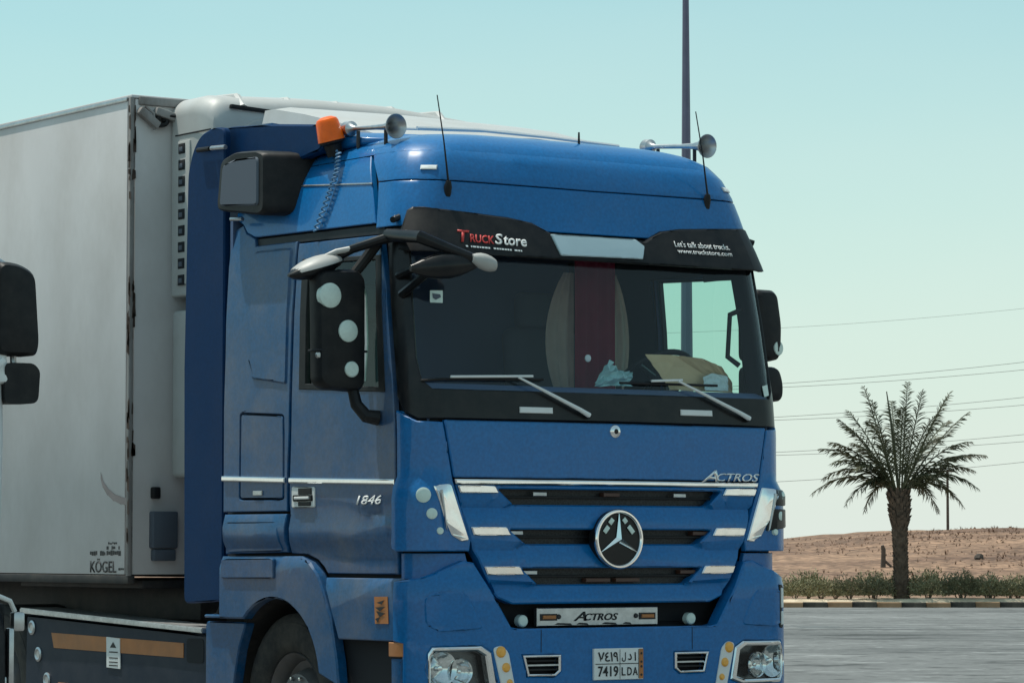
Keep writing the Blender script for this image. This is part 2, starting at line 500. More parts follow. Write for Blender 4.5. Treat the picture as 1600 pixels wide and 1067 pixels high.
def ground_material(name, c1, c2, scale, stretch_rot, stretch, crack=False, rough=0.9, fine=60, fine_amt=.25, bump=.3):
    m = bpy.data.materials.new(name); m.use_nodes = True
    n, l = nodes_of(m); b = n["Principled BSDF"]
    b.inputs["Roughness"].default_value = rough
    b.inputs["Specular IOR Level"].default_value = 0.25
    tc = n.new("ShaderNodeTexCoord"); mp = n.new("ShaderNodeMapping")
    mp.vector_type = 'TEXTURE'
    mp.inputs["Rotation"].default_value = (0, 0, stretch_rot); mp.inputs["Scale"].default_value = stretch
    l.new(tc.outputs["Object"], mp.inputs[0])
    t1 = n.new("ShaderNodeTexNoise"); t1.inputs["Scale"].default_value = scale; t1.inputs["Detail"].default_value = 9
    t1.inputs["Roughness"].default_value = .62
    l.new(mp.outputs[0], t1.inputs[0])
    r1 = n.new("ShaderNodeMapRange"); r1.inputs[1].default_value = .32; r1.inputs[2].default_value = .68
    l.new(t1.outputs[0], r1.inputs[0])
    x = n.new("ShaderNodeMix"); x.data_type = 'RGBA'
    x.inputs[6].default_value = (*c1, 1); x.inputs[7].default_value = (*c2, 1)
    l.new(r1.outputs[0], x.inputs[0])
    t2 = n.new("ShaderNodeTexNoise"); t2.inputs["Scale"].default_value = fine; t2.inputs["Detail"].default_value = 5
    l.new(tc.outputs["Object"], t2.inputs[0])
    r2 = n.new("ShaderNodeMapRange"); r2.inputs[1].default_value = .3; r2.inputs[2].default_value = .7
    r2.inputs[3].default_value = 1 - fine_amt; r2.inputs[4].default_value = 1 + fine_amt
    l.new(t2.outputs[0], r2.inputs[0])
    y = n.new("ShaderNodeMix"); y.data_type = 'RGBA'; y.blend_type = 'MULTIPLY'; y.inputs[0].default_value = 1
    l.new(x.outputs[2], y.inputs[6]); l.new(r2.outputs[0], y.inputs[7])
    last = y.outputs[2]
    if crack:
        # tar seams, scrapes and pale patches drawn out along the driving direction
        for (sc, st, lo, hi, v0, v1, seed) in ((.9, 2.2, .33, .42, .50, 1.0, 1.0), (.55, 22, .34, .37, .30, 1.0, 7.0), (1.3, 1.6, .57, .68, 1.0, 1.5, 3.0), (2.6, 1.2, .34, .42, .50, 1.0, 5.0), (3.5, .8, .60, .68, 1.0, 1.45, 9.0)):
            mp2 = n.new("ShaderNodeMapping"); mp2.vector_type = 'TEXTURE'
            mp2.inputs["Location"].default_value = (seed * 13, seed * 7, 0)
            mp2.inputs["Rotation"].default_value = (0, 0, stretch_rot); mp2.inputs["Scale"].default_value = (st, 1, 1)
            l.new(tc.outputs["Object"], mp2.inputs[0])
            nz = n.new("ShaderNodeTexNoise"); nz.inputs["Scale"].default_value = sc; nz.inputs["Detail"].default_value = 4
            l.new(mp2.outputs[0], nz.inputs[0])
            rr = n.new("ShaderNodeMapRange"); rr.inputs[1].default_value = lo; rr.inputs[2].default_value = hi
            rr.inputs[3].default_value = v0; rr.inputs[4].default_value = v1
            l.new(nz.outputs[0], rr.inputs[0])
            z = n.new("ShaderNodeMix"); z.data_type = 'RGBA'; z.blend_type = 'MULTIPLY'; z.inputs[0].default_value = 1
            l.new(last, z.inputs[6]); l.new(rr.outputs[0], z.inputs[7]); last = z.outputs[2]
    l.new(last, b.inputs["Base Color"])
    bp = n.new("ShaderNodeBump"); bp.inputs["Strength"].default_value = bump; bp.inputs["Distance"].default_value = .03
    l.new(t2.outputs[0], bp.inputs["Height"]); l.new(bp.outputs[0], b.inputs["Normal"])
    return m

M['sand'] = ground_material("desert_sand", (0.40, 0.26, 0.16), (0.55, 0.40, 0.27), .25, 0, (1, 1, 1), fine=3.0, fine_amt=.18)
M['asphalt'] = ground_material("sun_bleached_asphalt", (0.09, 0.094, 0.094), (0.20, 0.206, 0.203), (.16), -YAW, (4, 1, 1), crack=True, fine=9, fine_amt=.16)
M['dune'] = ground_material("rough_dune_soil", (0.12, 0.070, 0.049), (0.32, 0.20, 0.13), .28, -YAW, (3.5, 1, 1), fine=3.4, fine_amt=.60, bump=.8)
M['kerb_black'] = mat("black_kerb_paint", (0.014, 0.013, 0.012), .8, var=.3, vscale=3, dirt=DUST, dirt_amt=.5, dirt_scale=2)
M['kerb_yellow'] = mat("faded_yellow_kerb_paint", (0.30, 0.17, 0.085), .8, var=.3, vscale=3, dirt=DUST, dirt_amt=.5, dirt_scale=2)
M['leaf_grey'] = mat("shrub_leaf", (0.25, 0.225, 0.12), .7, var=.35, vscale=5)
M['leaf_dark'] = mat("shrub_leaf_dark", (0.16, 0.15, 0.08), .7, var=.35, vscale=5)
M['twig'] = mat("dry_twig", (0.14, 0.10, 0.07), .9)
M['palm_leaf'] = mat("palm_leaflet", (0.075, 0.078, 0.038), .55, var=.3, vscale=4)
M['palm_trunk'] = mat("palm_trunk", (0.115, 0.078, 0.055), .9, var=.4, vscale=9, bump=.6)
M['galv'] = mat("galvanised_steel", (0.13, 0.13, 0.19), .5, .3, var=.08, vscale=4)
M['wood_pole'] = mat("weathered_pole", (0.10, 0.075, 0.06), .9, var=.2)
M['cable'] = mat("cable_black", (0.16, 0.17, 0.17), .7)
M['clod'] = mat('brown_clod', (0.15, 0.088, 0.058), .95, var=.35, vscale=.6)
M['rock'] = mat("dark_rock", (0.07, 0.055, 0.045), .9, var=.3, vscale=6, bump=.5, bump_scale=8)

# desert ground out to the horizon
bm = bmesh.new()
bmesh.ops.create_grid(bm, x_segments=24, y_segments=24, size=3000)
from_bm("ground", bm, M['sand'], smooth=False)["kind"] = "structure"
bpy.data.objects["ground"].location = (0, 0, -0.012)

# asphalt lot and road, up to the far kerb
KD = 77.6      # distance of the kerb from the camera, along the view
bm = bmesh.new()
cs = [place(-90, -60), place(120, -60), place(120, KD - .02), place(-90, KD - .02)]
vv = [bm.verts.new(c) for c in cs]; bm.faces.new(vv)
bmesh.ops.subdivide_edges(bm, edges=bm.edges, cuts=12, use_grid_fill=True)
road = from_bm("road", bm, M['asphalt'], smooth=False); road["kind"] = "structure"
road.location.z = 0.0

# painted kerb, stone by stone
kerb = empty("kerb", place(9, KD)); tag(kerb, kind="structure")
kb = bmesh.new(); add_box(kb, (0, 0, .045), (.555, .30, .15), None, .02, 2)
kme = bpy.data.meshes.new("kerb_stone"); kb.to_mesh(kme); kb.free()
kme2 = kme.copy(); kme.materials.append(M['kerb_black']); kme2.materials.append(M['kerb_yellow'])
for i in range(64):
    lat = -6.0 + i * .562
    o = link("kerb_stone", kme if i % 2 else kme2, None, kerb, smooth=False)
    p = place(lat, KD + .15) - kerb.location
    o.location = (p.x, p.y, random.uniform(-.008, .008)); o.rotation_euler = (0, 0, -YAW + random.uniform(-.01, .01))

# pale sand bed behind the kerb, added to give its bright top line
bm = bmesh.new(); rows = []
for (dd, zz) in ((.28, .05), (.30, .105), (.55, .175), (1.0, .19), (2.2, .18), (3.2, -.02)):
    rows.append([bm.verts.new(place(-40 + 100 * i / 120, KD + dd, zz + (.022 * noise2(i * .9, dd * 7) if .3 < dd < 3 else 0))) for i in range(121)])
for a, b in zip(rows, rows[1:]):
    for k in range(120): bm.faces.new((a[k], a[k + 1], b[k + 1], b[k]))
M['bed'] = ground_material("pale_bed_sand", (0.50, 0.40, 0.28), (0.66, 0.56, 0.42), .6, 0, (1, 1, 1), fine=4, fine_amt=.2)
from_bm("planting_bed", bm, M['bed'], angle=60)["kind"] = "structure"

# long low dune behind the road
def dune_z(lat, dep):
    t = max(0, min(1, (dep - 84) / 44.0)); t = t * t * (3 - 2 * t)
    crest = tab([(-80, 1.0), (0, 1.35), (10.5, 1.60), (14, 1.92), (17, 2.06), (26, 2.02), (40, 2.3), (80, 1.6)], lat)
    back = max(0, min(1, (dep - 150) / 40.0))
    h = crest * t * (1 - back)
    h += t * (1 - back) * .10 * noise2(lat * .22, dep * .25) + .05 * t * noise2(lat * .9 + 3, dep * .8)
    return h
bm = bmesh.new()
NX, NY = 150, 90
G = []
for j in range(NY + 1):
    dep = 79.0 + 115 * (j / NY) ** 1.25
    row = []
    for i in range(NX + 1):
        lat = -60 + 140 * i / NX
        row.append(bm.verts.new(place(lat, dep, dune_z(lat, dep) + .0 if dep > 79.5 else -.03)))
    G.append(row)
for j in range(NY):
    for i in range(NX): bm.faces.new((G[j][i], G[j][i + 1], G[j + 1][i + 1], G[j + 1][i]))
from_bm("dune", bm, M['dune'], angle=80)["kind"] = "structure"

# dry scrub and clods scattered on the dune
bm = bmesh.new()
rnd = random.Random(5)
for k in range(9000):
    lat = rnd.uniform(6, 32); dep = rnd.uniform(88, 132)
    if noise2(lat * .35, dep * .2) + rnd.uniform(-.6, .6) + .25 * ((lat - 18) / 12) + .35 * ((dep - 108) / 22) < .15: continue
    c = place(lat, dep, dune_z(lat, dep)); s = rnd.uniform(.02, .075) * (1.7 if rnd.random() < .08 else 1)
    if rnd.random() < .3:
        for q in range(7):
            a = rnd.uniform(0, 6.28); t = rnd.uniform(.3, 1.1)
            d = Vector((cos(a) * sin(t), sin(a) * sin(t), cos(t))) * s * 2.2
            sd_ = Vector((-sin(a), cos(a), 0)) * s * .16
            bm.faces.new([bm.verts.new(c + sd_), bm.verts.new(c - sd_), bm.verts.new(c + d)])
    else:
        vs_ = [bm.verts.new(c + Vector((cos(a) * s * rnd.uniform(.7, 1.3), sin(a) * s * rnd.uniform(.7, 1.3), -.02))) for a in (0, 1.6, 3.1, 4.7)]
        tp = bm.verts.new(c + Vector((rnd.uniform(-.3, .3) * s, rnd.uniform(-.3, .3) * s, s * .75)))
        for q in range(4): bm.faces.new((vs_[q], vs_[(q + 1) % 4], tp))
tag(from_bm("dune_scrub", bm, M['clod'], smooth=False), "brown clods and dry scrub scattered over the dune", "scrub", kind="stuff")

# broken dark stake and a small rock on the slope
sp = place(11.35, 104, dune_z(11.35, 104))
st = empty("broken_stake", sp); tag(st, "broken dark stake leaning on the dune left of the palm trunk", "stake")
tube("post", [(0, 0, -.2), (.03, 0, .55), (-.02, 0, .68)], [.09, .07, .05], M['wood_pole'], st, 7)
tube("branch", [(0, 0, .25), (.22, -.15, .02), (.35, -.2, -.02)], [.05, .04, .02], M['wood_pole'], st, 6)
rp = place(14.55, 106, dune_z(14.55, 106))
bm = bmesh.new(); bmesh.ops.create_icosphere(bm, subdivisions=2, radius=.16)
for v in bm.verts: v.co = v.co * (1 + .25 * noise2(v.co.x * 19, v.co.y * 17 + v.co.z * 13)); v.co.z *= .8
o = from_bm("rock", bm, M['rock'], angle=20); o.location = rp + Vector((0, 0, .05))
tag(o, "small dark rock alone on the dune right of the palm", "rock")

# clipped shrubs along the kerb
shrub_meshes = []
for s in range(5):
    r = random.Random(40 + s); bm = bmesh.new()
    for k in range(1900):
        a = r.uniform(0, 6.28); cz = r.uniform(-.15, 1); rr = r.random() ** .25 * (1 + .18 * sin(a * 5 + cz * 9 + s))
        sx = sqrt(max(0, 1 - cz * cz)) * rr
        lump = 1 + .16 * sin(3 * a + s) + .10 * sin(7 * a + cz * 5)
        p = Vector((cos(a) * sx * .48 * lump, sin(a) * sx * .42 * lump, .16 + cz * rr * .38 * lump))
        d = (p - Vector((0, 0, .05))).normalized() * .035 + Vector((r.uniform(-.035, .035), r.uniform(-.035, .035), r.uniform(-.01, .035)))
        side = d.cross(Vector((r.uniform(-1, 1), r.uniform(-1, 1), r.uniform(-1, 1)))).normalized() * r.uniform(.010, .018)
        bm.faces.new([bm.verts.new(p - side), bm.verts.new(p + side), bm.verts.new(p + d + side * .2), bm.verts.new(p + d - side * .2)])
    fm = bpy.data.meshes.new("foliage"); bm.to_mesh(fm); bm.free(); fm.materials.append(M['leaf_grey'] if s % 3 else M['leaf_dark'])
    bm = bmesh.new()
    for k in range(7):
        a = r.uniform(0, 6.28); e = Vector((cos(a) * .3, sin(a) * .28, r.uniform(.25, .45)))
        add_tube(bm, [(0, 0, -.05), e * .5 + Vector((0, 0, .06)), e], [.014, .010, .004], 5)
    sm = bpy.data.meshes.new("stems"); bm.to_mesh(sm); bm.free(); sm.materials.append(M['twig'])
    shrub_meshes.append((fm, sm))
ORD = ["first", "second", "third", "fourth", "fifth", "sixth", "seventh", "eighth", "ninth", "tenth", "eleventh", "twelfth", "thirteenth", "fourteenth", "fifteenth", "sixteenth", "seventeenth"]
PALM_LAT = (1407 - 800) / 5300 * (KD + 1.2)
for row, (d0, n0, l0, stp) in enumerate(((KD + .95, 20, 6.0, .62), (KD + 1.7, 18, 6.2, .70))):
    lats = [l0 + i * stp + random.uniform(-.1, .1) for i in range(n0)]
    if row == 0: lats = [a for a in lats if abs(a - PALM_LAT) >= .34]
    left = sorted([a for a in lats if a < PALM_LAT], reverse=True); right = sorted([a for a in lats if a >= PALM_LAT])
    for side, seq in (("left", left), ("right", right)):
        for q, lat in enumerate(seq):
            e = empty("shrub", place(lat, d0 + random.uniform(-.12, .12), .15))
            e.rotation_euler = (0, 0, random.uniform(0, 6.28)); sc = random.uniform(.80, 1.05) * (1.10 if row else 1.0)
            e.scale = (sc, sc, sc * random.uniform(.85, 1.1))
            fm, sm = shrub_meshes[random.randrange(5)]
            link("foliage", fm, None, e, smooth=False); link("stems", sm, None, e, smooth=False)
            tag(e, "grey-green hedge shrub, %s to the %s of the palm trunk in the %s row" % (ORD[q], side, "front" if row == 0 else "back"), "shrub", "hedge shrubs behind the kerb")

# ------------------------------------------------------------------ young date palm
PD = KD + 1.2
pb = place((1407 - 800) / 5300 * PD, PD, 0)
palm = empty("palm_tree", pb)
tag(palm, "young date palm with stubby scaled trunk standing in the hedge", "palm tree")
PXM = PD / 5300.0     # metres per photo pixel at the palm
bm = bmesh.new()
add_tube(bm, [(0, 0, -.1), (-.01, 0, .6), (-.02, 0, 1.2), (-.05, 0, 1.9), (-.06, 0, 2.45), (-.06, 0, 2.75)], [.185, .17, .165, .18, .21, .12], 16)
r = random.Random(3)
for row in range(38):
    z = .0 + row * .068
    rad = tab([(0, .18), (.6, .165), (1.2, .16), (1.9, .18), (2.45, .22), (2.8, .15)], z)
    nsc = 9
    for k in range(nsc):
        a = 2 * pi * (k + .5 * (row % 2)) / nsc + r.uniform(-.08, .08)
        n_ = Vector((cos(a), sin(a), 0)); t_ = Vector((-sin(a), cos(a), 0))
        c = Vector((-.03 * z / 1.3, 0, z)) + n_ * (rad - .015)
        big = z > 1.75
        h = r.uniform(.09, .13) * (2.0 if big else 1); out = r.uniform(.03, .055) * (2.3 if big else 1); w = .055 * (1.1 if big else 1)
        q = [c - t_ * w, c + t_ * w, c + t_ * w * .55 + n_ * out + Vector((0, 0, h)), c - t_ * w * .55 + n_ * out + Vector((0, 0, h)),
             c + Vector((0, 0, h * .9)) - n_ * .01]
        Q = [bm.verts.new(p) for p in q]
        bm.faces.new(Q[:4]); bm.faces.new((Q[2], Q[4], Q[3])); bm.faces.new((Q[0], Q[3], Q[4])); bm.faces.new((Q[1], Q[4], Q[2]))
from_bm("trunk", bm, M['palm_trunk'], palm, smooth=False)

def frond(base, tip, droop, length_scale, seed):
    """one feather leaf: rachis plus two ranks of narrow leaflets"""
    r = random.Random(seed); bm = bmesh.new()
    B, T = Vector(base), Vector(tip)
    mid = B * .5 + T * .5 + Vector((0, 0, droop * 1.35 + .10))
    def pt(t): return B * (1 - t) ** 2 + mid * 2 * t * (1 - t) + T * t * t
    def tg(t): return ((mid - B) * (1 - t) + (T - mid) * t).normalized()
    N = 12
    add_tube(bm, [pt(i / N) for i in range(N + 1)], [.020 * (1 - .85 * i / N) + .004 for i in range(N + 1)], 5)
    L = (T - B).length
    nl = int(40 * length_scale)
    for i in range(nl):
        t = .14 + .86 * i / (nl - 1)
        p = pt(t); d = tg(t)
        sd_ = d.cross(Vector((0, 0, 1)))
        if sd_.length < .1: sd_ = Vector((1, 0, 0))
        sd_.normalize(); up = sd_.cross(d).normalized()
        ll = .40 * length_scale * (sin(pi * min(1, .18 + t * .82)) ** .6 * .75 + .25) * r.uniform(.85, 1.1)
        for s in (-1, 1):
            v = (d * r.uniform(.55, .85) + sd_ * s * r.uniform(.6, .9) + up * r.uniform(-.45, .35) + Vector((0, 0, -.22 * t))).normalized()
            e = p + v * ll + Vector((0, 0, -.16 * ll))
            wd = v.cross(up).normalized() * .0145
            m_ = p + v * ll * .45
            q = [bm.verts.new(p - wd * .5), bm.verts.new(p + wd * .5), bm.verts.new(m_ + wd), bm.verts.new(e), bm.verts.new(m_ - wd)]
            bm.faces.new(q)
    return bm
def px_tip(px, py, dep): return Vector((0, 0, 0)) + RGT * ((px - 1407) * PXM) + FWD * dep + Vector((0, 0, (CAM.z - (py - 855) * PXM)))
tips = [(1348, 606, -.3, .12), (1366, 625, .5, .1), (1420, 598, .2, .05), (1438, 612, -.5, .06), (1488, 612, .3, .12), (1476, 622, -.4, .12),
        (1512, 645, -.2, .2), (1312, 655, .2, .22), (1322, 668, -.5, .2), (1280, 702, -.2, .34), (1300, 690, .6, .3), (1268, 772, .1, .52),
        (1345, 768, -.4, .40), (1330, 735, -.7, .4), (1520, 690, .3, .35), (1540, 712, -.1, .36), (1528, 735, .6, .4), (1506, 792, .1, .50),
        (1470, 760, -.6, .42), (1445, 770, .7, .4), (1370, 760, .8, .4), (1404, 640, -.9, .2), (1400, 625, .9, .2), (1455, 650, -1.1, .3),
        (1350, 660, -1.1, .3), (1480, 680, 1.2, .3), (1340, 690, 1.2, .3), (1510, 715, -.6, .35), (1296, 725, -.5, .4), (1490, 655, .8, .25), (1330, 640, .7, .2),
        (1288, 748, .5, .5), (1318, 790, -.3, .5), (1352, 800, .5, .5), (1470, 800, .5, .5), (1525, 765, -.4, .5), (1495, 775, .6, .5)]
for i, (px, py, dd, dr) in enumerate(tips):
    T = px_tip(px, py, dd)
    B = Vector((-.06, 0, 2.62)) + (Vector((T.x, T.y, 0)).normalized() * .10)
    from_bm("frond", frond(B, T, dr, min(1.0, .55 + .25 * (T - B).length), 100 + i), M['palm_leaf'], palm, smooth=False)
# the unopened spear leaf
tube("spear_leaf", [(-.06, 0, 2.6), Vector((-.06, 0, 0)) + RGT * (-.16) + Vector((0, 0, 4.2)), Vector((-.06, 0, 0)) + RGT * (-.27) + Vector((0, 0, 4.98))], [.035, .03, .012], M['palm_leaf'], palm, 6)

# ------------------------------------------------------------------ lamp post, utility pole, overhead lines
lp = place((1073.5 - 800) / 5300 * 60, 60, 0)
lamp = empty("lamp_post", lp)
tag(lamp, "tall tapered grey street light pole rising behind the truck roof", "lamp post")
bm = bmesh.new(); add_tube(bm, [(0, 0, 0), (0, 0, 8.3), (0, 0, 11.0), (0, 0, 13.0)], [.14, .082, .058, .045], 8)
from_bm("pole", bm, M['galv'], lamp, smooth=False)
lathe("base_flange", [(0, 0), (.22, 0), (.22, .03), (.15, .05), (.15, .30), (0, .30)], (0, 0, 0), (0, 0, 1), M['galv'], lamp, 12)
for s in (-1, 1):
    a = tube("arm", [(0, 0, 12.7), tuple(RGT * (.5 * s) + Vector((0, 0, 13.1))), tuple(RGT * (1.5 * s) + Vector((0, 0, 13.3)))], [.04, .035, .03], M['galv'], lamp, 8)
    box("lantern", tuple(RGT * (1.8 * s) + Vector((0, 0, 13.32))), (.7, .28, .12), M['galv'], lamp, Matrix.Rotation(-YAW, 3, 'Z'), .04)

up_d = 128.0
ul = (1480 - 800) / 5300 * up_d
ubz = dune_z(ul, up_d)
upole = empty("utility_pole", place(ul, up_d, ubz))
tag(upole, "thin dark utility pole with a short crossarm on the dune crest behind the palm", "utility pole")
tz = CAM.z + (855 - 733) / 5300 * up_d - ubz
tube("pole", [(0, 0, -.3), (0, 0, tz)], [.055, .045], M['wood_pole'], upole, 8)
box("crossarm", (0, 0, tz - .08), (.6, .06, .07), M['wood_pole'], upole, Matrix.Rotation(-YAW, 3, 'Z'), .006)
for s in (-.24, 0.0, .24):
    lathe("insulator", [(0, 0), (.025, 0), (.035, .04), (.02, .07), (0, .07)], tuple(RGT * s + Vector((0, 0, tz - .045))), (0, 0, 1), M['white'], upole, 8)

WD = 190.0
wires = [(599, 566, "uppermost overhead wire crossing above the palm crown"), (605, 578, "second overhead wire from the top, just under the uppermost"),
         (651, 621, "overhead wire of the middle pair, the higher one, beside the palm crown"), (656, 633, "overhead wire of the middle pair, the lower one, beside the palm crown"),
         (706, 679, "overhead wire of the low pair, the higher one, passing behind the palm fronds"), (711, 690, "overhead wire of the low pair, the lower one, passing behind the palm fronds"),
         (752, 722, "lowest overhead wire, ending level with the utility pole top"), (512, 482, "faint overhead wire highest in the sky right of the truck mirror")]
for i, (yl, yr, lb) in enumerate(wires):
    bm = bmesh.new()
    pts = []
    for k in range(25):
        px = 900 + (2150 - 900) * k / 24
        f = (px - 1228) / (1600 - 1228)
        py = yl + (yr - yl) * f + 9 * ((f - .5) ** 2 - .25) * -1
        pts.append(place((px - 800) / 5300 * WD, WD, CAM.z - (py - 855) / 5300 * WD))
    add_tube(bm, pts, .013 if i < 7 else .008, 5)
    tag(from_bm("power_line", bm, M['cable']), lb, "power line", "overhead power lines")

# ================================================================== blue tractor unit
truck = empty("truck_tractor", (0, 0, 0))
tag(truck, "blue long-haul tractor unit with black sun visor and roof horns, facing the camera", "truck")
BL, BD = M['blue'], M['blue_dusty']

WIN = [(2.489, 2.942), (2.038, 2.91), (2.06, 2.20), (2.515, 2.245)]
def inside(p, poly):
    x, y = p; c = False
    for i in range(len(poly)):
        x1, y1 = poly[i]; x2, y2 = poly[i - 1]
        if (y1 > y) != (y2 > y) and x < (x2 - x1) * (y - y1) / (y2 - y1) + x1: c = not c
    return c
GLASS_H = [(-1.62, 2.99), (-1.60, 2.66), (-1.60, 2.36), (-1.50, 2.235), (-1.32, 2.19), (0, 2.185), (1.32, 2.19), (1.50, 2.235), (1.60, 2.36), (1.60, 2.66), (1.62, 2.99)]

# inner shell (seen only through gaps), with openings for the glass
def shell_off(u, z):
    if abs(u) < .97 and .92 < z < 1.715: return -.14
    return -.035
bm = bmesh.new()
us = [i * .05 for i in range(-60, 61)]
zs = [.45, .6, .75, .88, .92, .96, 1.05, 1.15, 1.25, 1.35, 1.45, 1.55, 1.65, 1.70, 1.72, 1.8, 1.9, 2.0, 2.08, 2.14, 2.17, 2.2, 2.23, 2.26] + [2.3 + .05 * k for k in range(13)] + [2.94, 2.97, 3.0, 3.05, 3.1, 3.2, 3.3, 3.4, 3.46, 3.5]
gridv = {}
for j, z in enumerate(zs):
    for i, u in enumerate(us):
        gridv[i, j] = bm.verts.new(skin(u, z, shell_off(u, z)))
wl = [(-u, z) for u, z in WIN]
# wheel arch clearance
def in_arch(u, z):
    y = skin(u, z).y
    return abs(u) > 2 and hypot(y - 1.43, z - .52) < .60
for j in range(len(zs) - 1):
    for i in range(len(us) - 1):
        c = ((us[i] + us[i + 1]) / 2, (zs[j] + zs[j + 1]) / 2)
        if inside(c, GLASS_H) or inside(c, WIN) or inside(c, wl) or in_arch(*c): continue
        bm.faces.new((gridv[i, j], gridv[i + 1, j], gridv[i + 1, j + 1], gridv[i, j + 1]))
from_bm("cab_shell", bm, M['gap'], truck)
box("cab_back_wall", (0, 2.03, 2.2), (2.42, .03, 2.1), M['interior'], truck, bev=0)
box("cab_floor", (0, 1.1, 1.5), (2.38, 1.85, .04), M['interior'], truck, bev=0)

# ---- front panels
bonnet = panel("bonnet_panel", [(-1.06, 2.034), (1.06, 2.034), (.957, 1.733), (-.957, 1.733)], BL, truck, off=.014, r=.012)
panel("chrome_strip", [(-.955, 1.724), (.955, 1.724), (.948, 1.699), (-.948, 1.699)], M['chrome'], bonnet, off=.022, bev=.007, depth=.03)
half = [(.945, 1.696), (.862, 1.415), (.762, 1.197), (.70, 1.10), (.614, 1.066)]
outer = [(-u, z) for u, z in half] + [(u, z) for u, z in reversed(half)]
slots = []
for (ut, zt, ub, zb) in ((.705, 1.675, .613, 1.592), (.637, 1.461, .541, 1.383), (.565, 1.256, .467, 1.168)):
    slots.append([(-ut, zt), (-ub, zb), (ub, zb), (ut, zt)])
def grille_off(u, z):      # the blue bars roll inwards below each slot
    o = .012
    for zt, zb in ((1.675, 1.592), (1.461, 1.383), (1.256, 1.168)):
        d = zb - z
        if -.002 <= d < .075: o -= .030 * (1 - d / .075)
    return o
grille = panel("grille_panel", outer, BL, truck, holes=[roundpoly([(a, b) for a, b in s], .02, 3) for s in slots], off=grille_off, bev=.008, depth=.07, step=.045)
gm = bpy.data.materials.new("grille_mesh_black"); gm.use_nodes = True
n_, l_ = nodes_of(gm); b_ = n_["Principled BSDF"]; b_.inputs["Roughness"].default_value = .5
vt = n_.new("ShaderNodeTexVoronoi"); vt.feature = 'DISTANCE_TO_EDGE'; vt.inputs["Scale"].default_value = 55
tc_ = n_.new("ShaderNodeTexCoord"); l_.new(tc_.outputs["Object"], vt.inputs[0])
rp_ = n_.new("ShaderNodeMapRange"); rp_.inputs[1].default_value = .05; rp_.inputs[2].default_value = .12; l_.new(vt.outputs[0], rp_.inputs[0])
cr_ = n_.new("ShaderNodeMix"); cr_.data_type = 'RGBA'; cr_.inputs[6].default_value = (.022, .024, .027, 1); cr_.inputs[7].default_value = (.002, .002, .003, 1)
l_.new(rp_.outputs[0], cr_.inputs[0]); l_.new(cr_.outputs[2], b_.inputs["Base Color"])
for s in slots:
    zt, zb = s[0][1], s[1][1]
    panel("grille_mesh", [(-.76, zt + .02), (.76, zt + .02), (.68, zb - .02), (-.68, zb - .02)], gm, grille, off=-.055, bev=0, depth=.01)
    panel("grille_slat", [(-.66, (zt + zb) / 2 + .006), (.66, (zt + zb) / 2 + .006), (.66, (zt + zb) / 2 - .006), (-.66, (zt + zb) / 2 - .006)], M['black'], grille, off=-.03, bev=.002, depth=.03)
for (o1, z1, i1, i2, z2, o2) in ((.940, 1.691, .725, .703, 1.652, .925), (.862, 1.473, .655, .630, 1.429, .846), (.785, 1.265, .577, .553, 1.221, .765)):
    for sg in (-1, 1):
        panel("chrome_trim", [(sg * o1, z1), (sg * i1, z1), (sg * i2, z2), (sg * o2, z2)], M['chrome'], grille, off=.026, bev=.006, depth=.02, r=.008)
for (u, z, hw, m_) in ((-.44, 1.65, .04, 'white'), (0, 1.65, .05, 'amber_dim'), (.44, 1.65, .04, 'white'), (-.585, 1.443, .045, 'dot'), (.575, 1.443, .05, 'amber_dim'),
                       (-.50, 1.232, .045, 'dot'), (.49, 1.232, .05, 'amber_dim'), (-.085, 1.19, .075, 'amber_dim'), (.10, 1.19, .075, 'amber_dim')):
    panel("marker_lamp", [(u - hw, z + .011), (u + hw, z + .011), (u + hw, z - .011), (u - hw, z - .011)], M['chrome_dull'] if m_ in ('white', 'dot') else M[m_], grille, off=-.012, bev=.003, depth=.05)

# ---- round three-pointed badge
SC = Vector((0, -.045, 1.41))
badge = lathe("badge_disc", [(0, .0), (.150, .0), (.155, -.004), (.155, -.06), (0, -.06)], SC, (0, -1, 0), M['black_gloss'], truck, 40)
lathe("badge_ring", [(.150 + .013 * cos(t), .002 + .016 * sin(t)) for t in [2 * pi * k / 10 for k in range(10)]], SC, (0, -1, 0), M['chrome'], badge, 48, close=True)
bm = bmesh.new()
for k in range(3):
    a = pi / 2 + 2 * pi * k / 3
    tip = Vector((cos(a), 0, sin(a))) * .150
    for s in (-1, 1):
        an = a + s * pi / 3
        hub = Vector((cos(an), 0, sin(an))) * .020
        v = [bm.verts.new(SC + Vector((0, -.030, 0))), bm.verts.new(SC + hub + Vector((0, -.006, 0))), bm.verts.new(SC + tip + Vector((0, -.008, 0)))]
        bm.faces.new(v if s > 0 else v[::-1])
bmesh.ops.recalc_face_normals(bm, faces=bm.faces)
from_bm("badge_star", bm, M['chrome'], badge, smooth=False)
for (x, z, l, a) in ((-.085, .052, .042, 50), (-.052, .096, .034, 50), (.040, .100, .030, -48), (.080, .052, .050, -48)):
    box("badge_sticker", SC + Vector((x, -.006, z)), (l, .006, .026), M['dot'], badge, Matrix.Rotation(-radians(a), 3, 'Y'), .002)

# ---- small round bonnet ornament
orn = lathe("bonnet_ornament", [(0, .012), (.020, .012), (.034, .004), (.038, -.006), (.038, -.02)], skin(0, 1.992, .016), (0, -1, 0), M['chrome'], truck, 24)
lathe("ornament_center", [(0, .016), (.012, .015), (.016, .010)], skin(0, 1.992, .016), (0, -1, 0), M['black_gloss'], orn, 16)

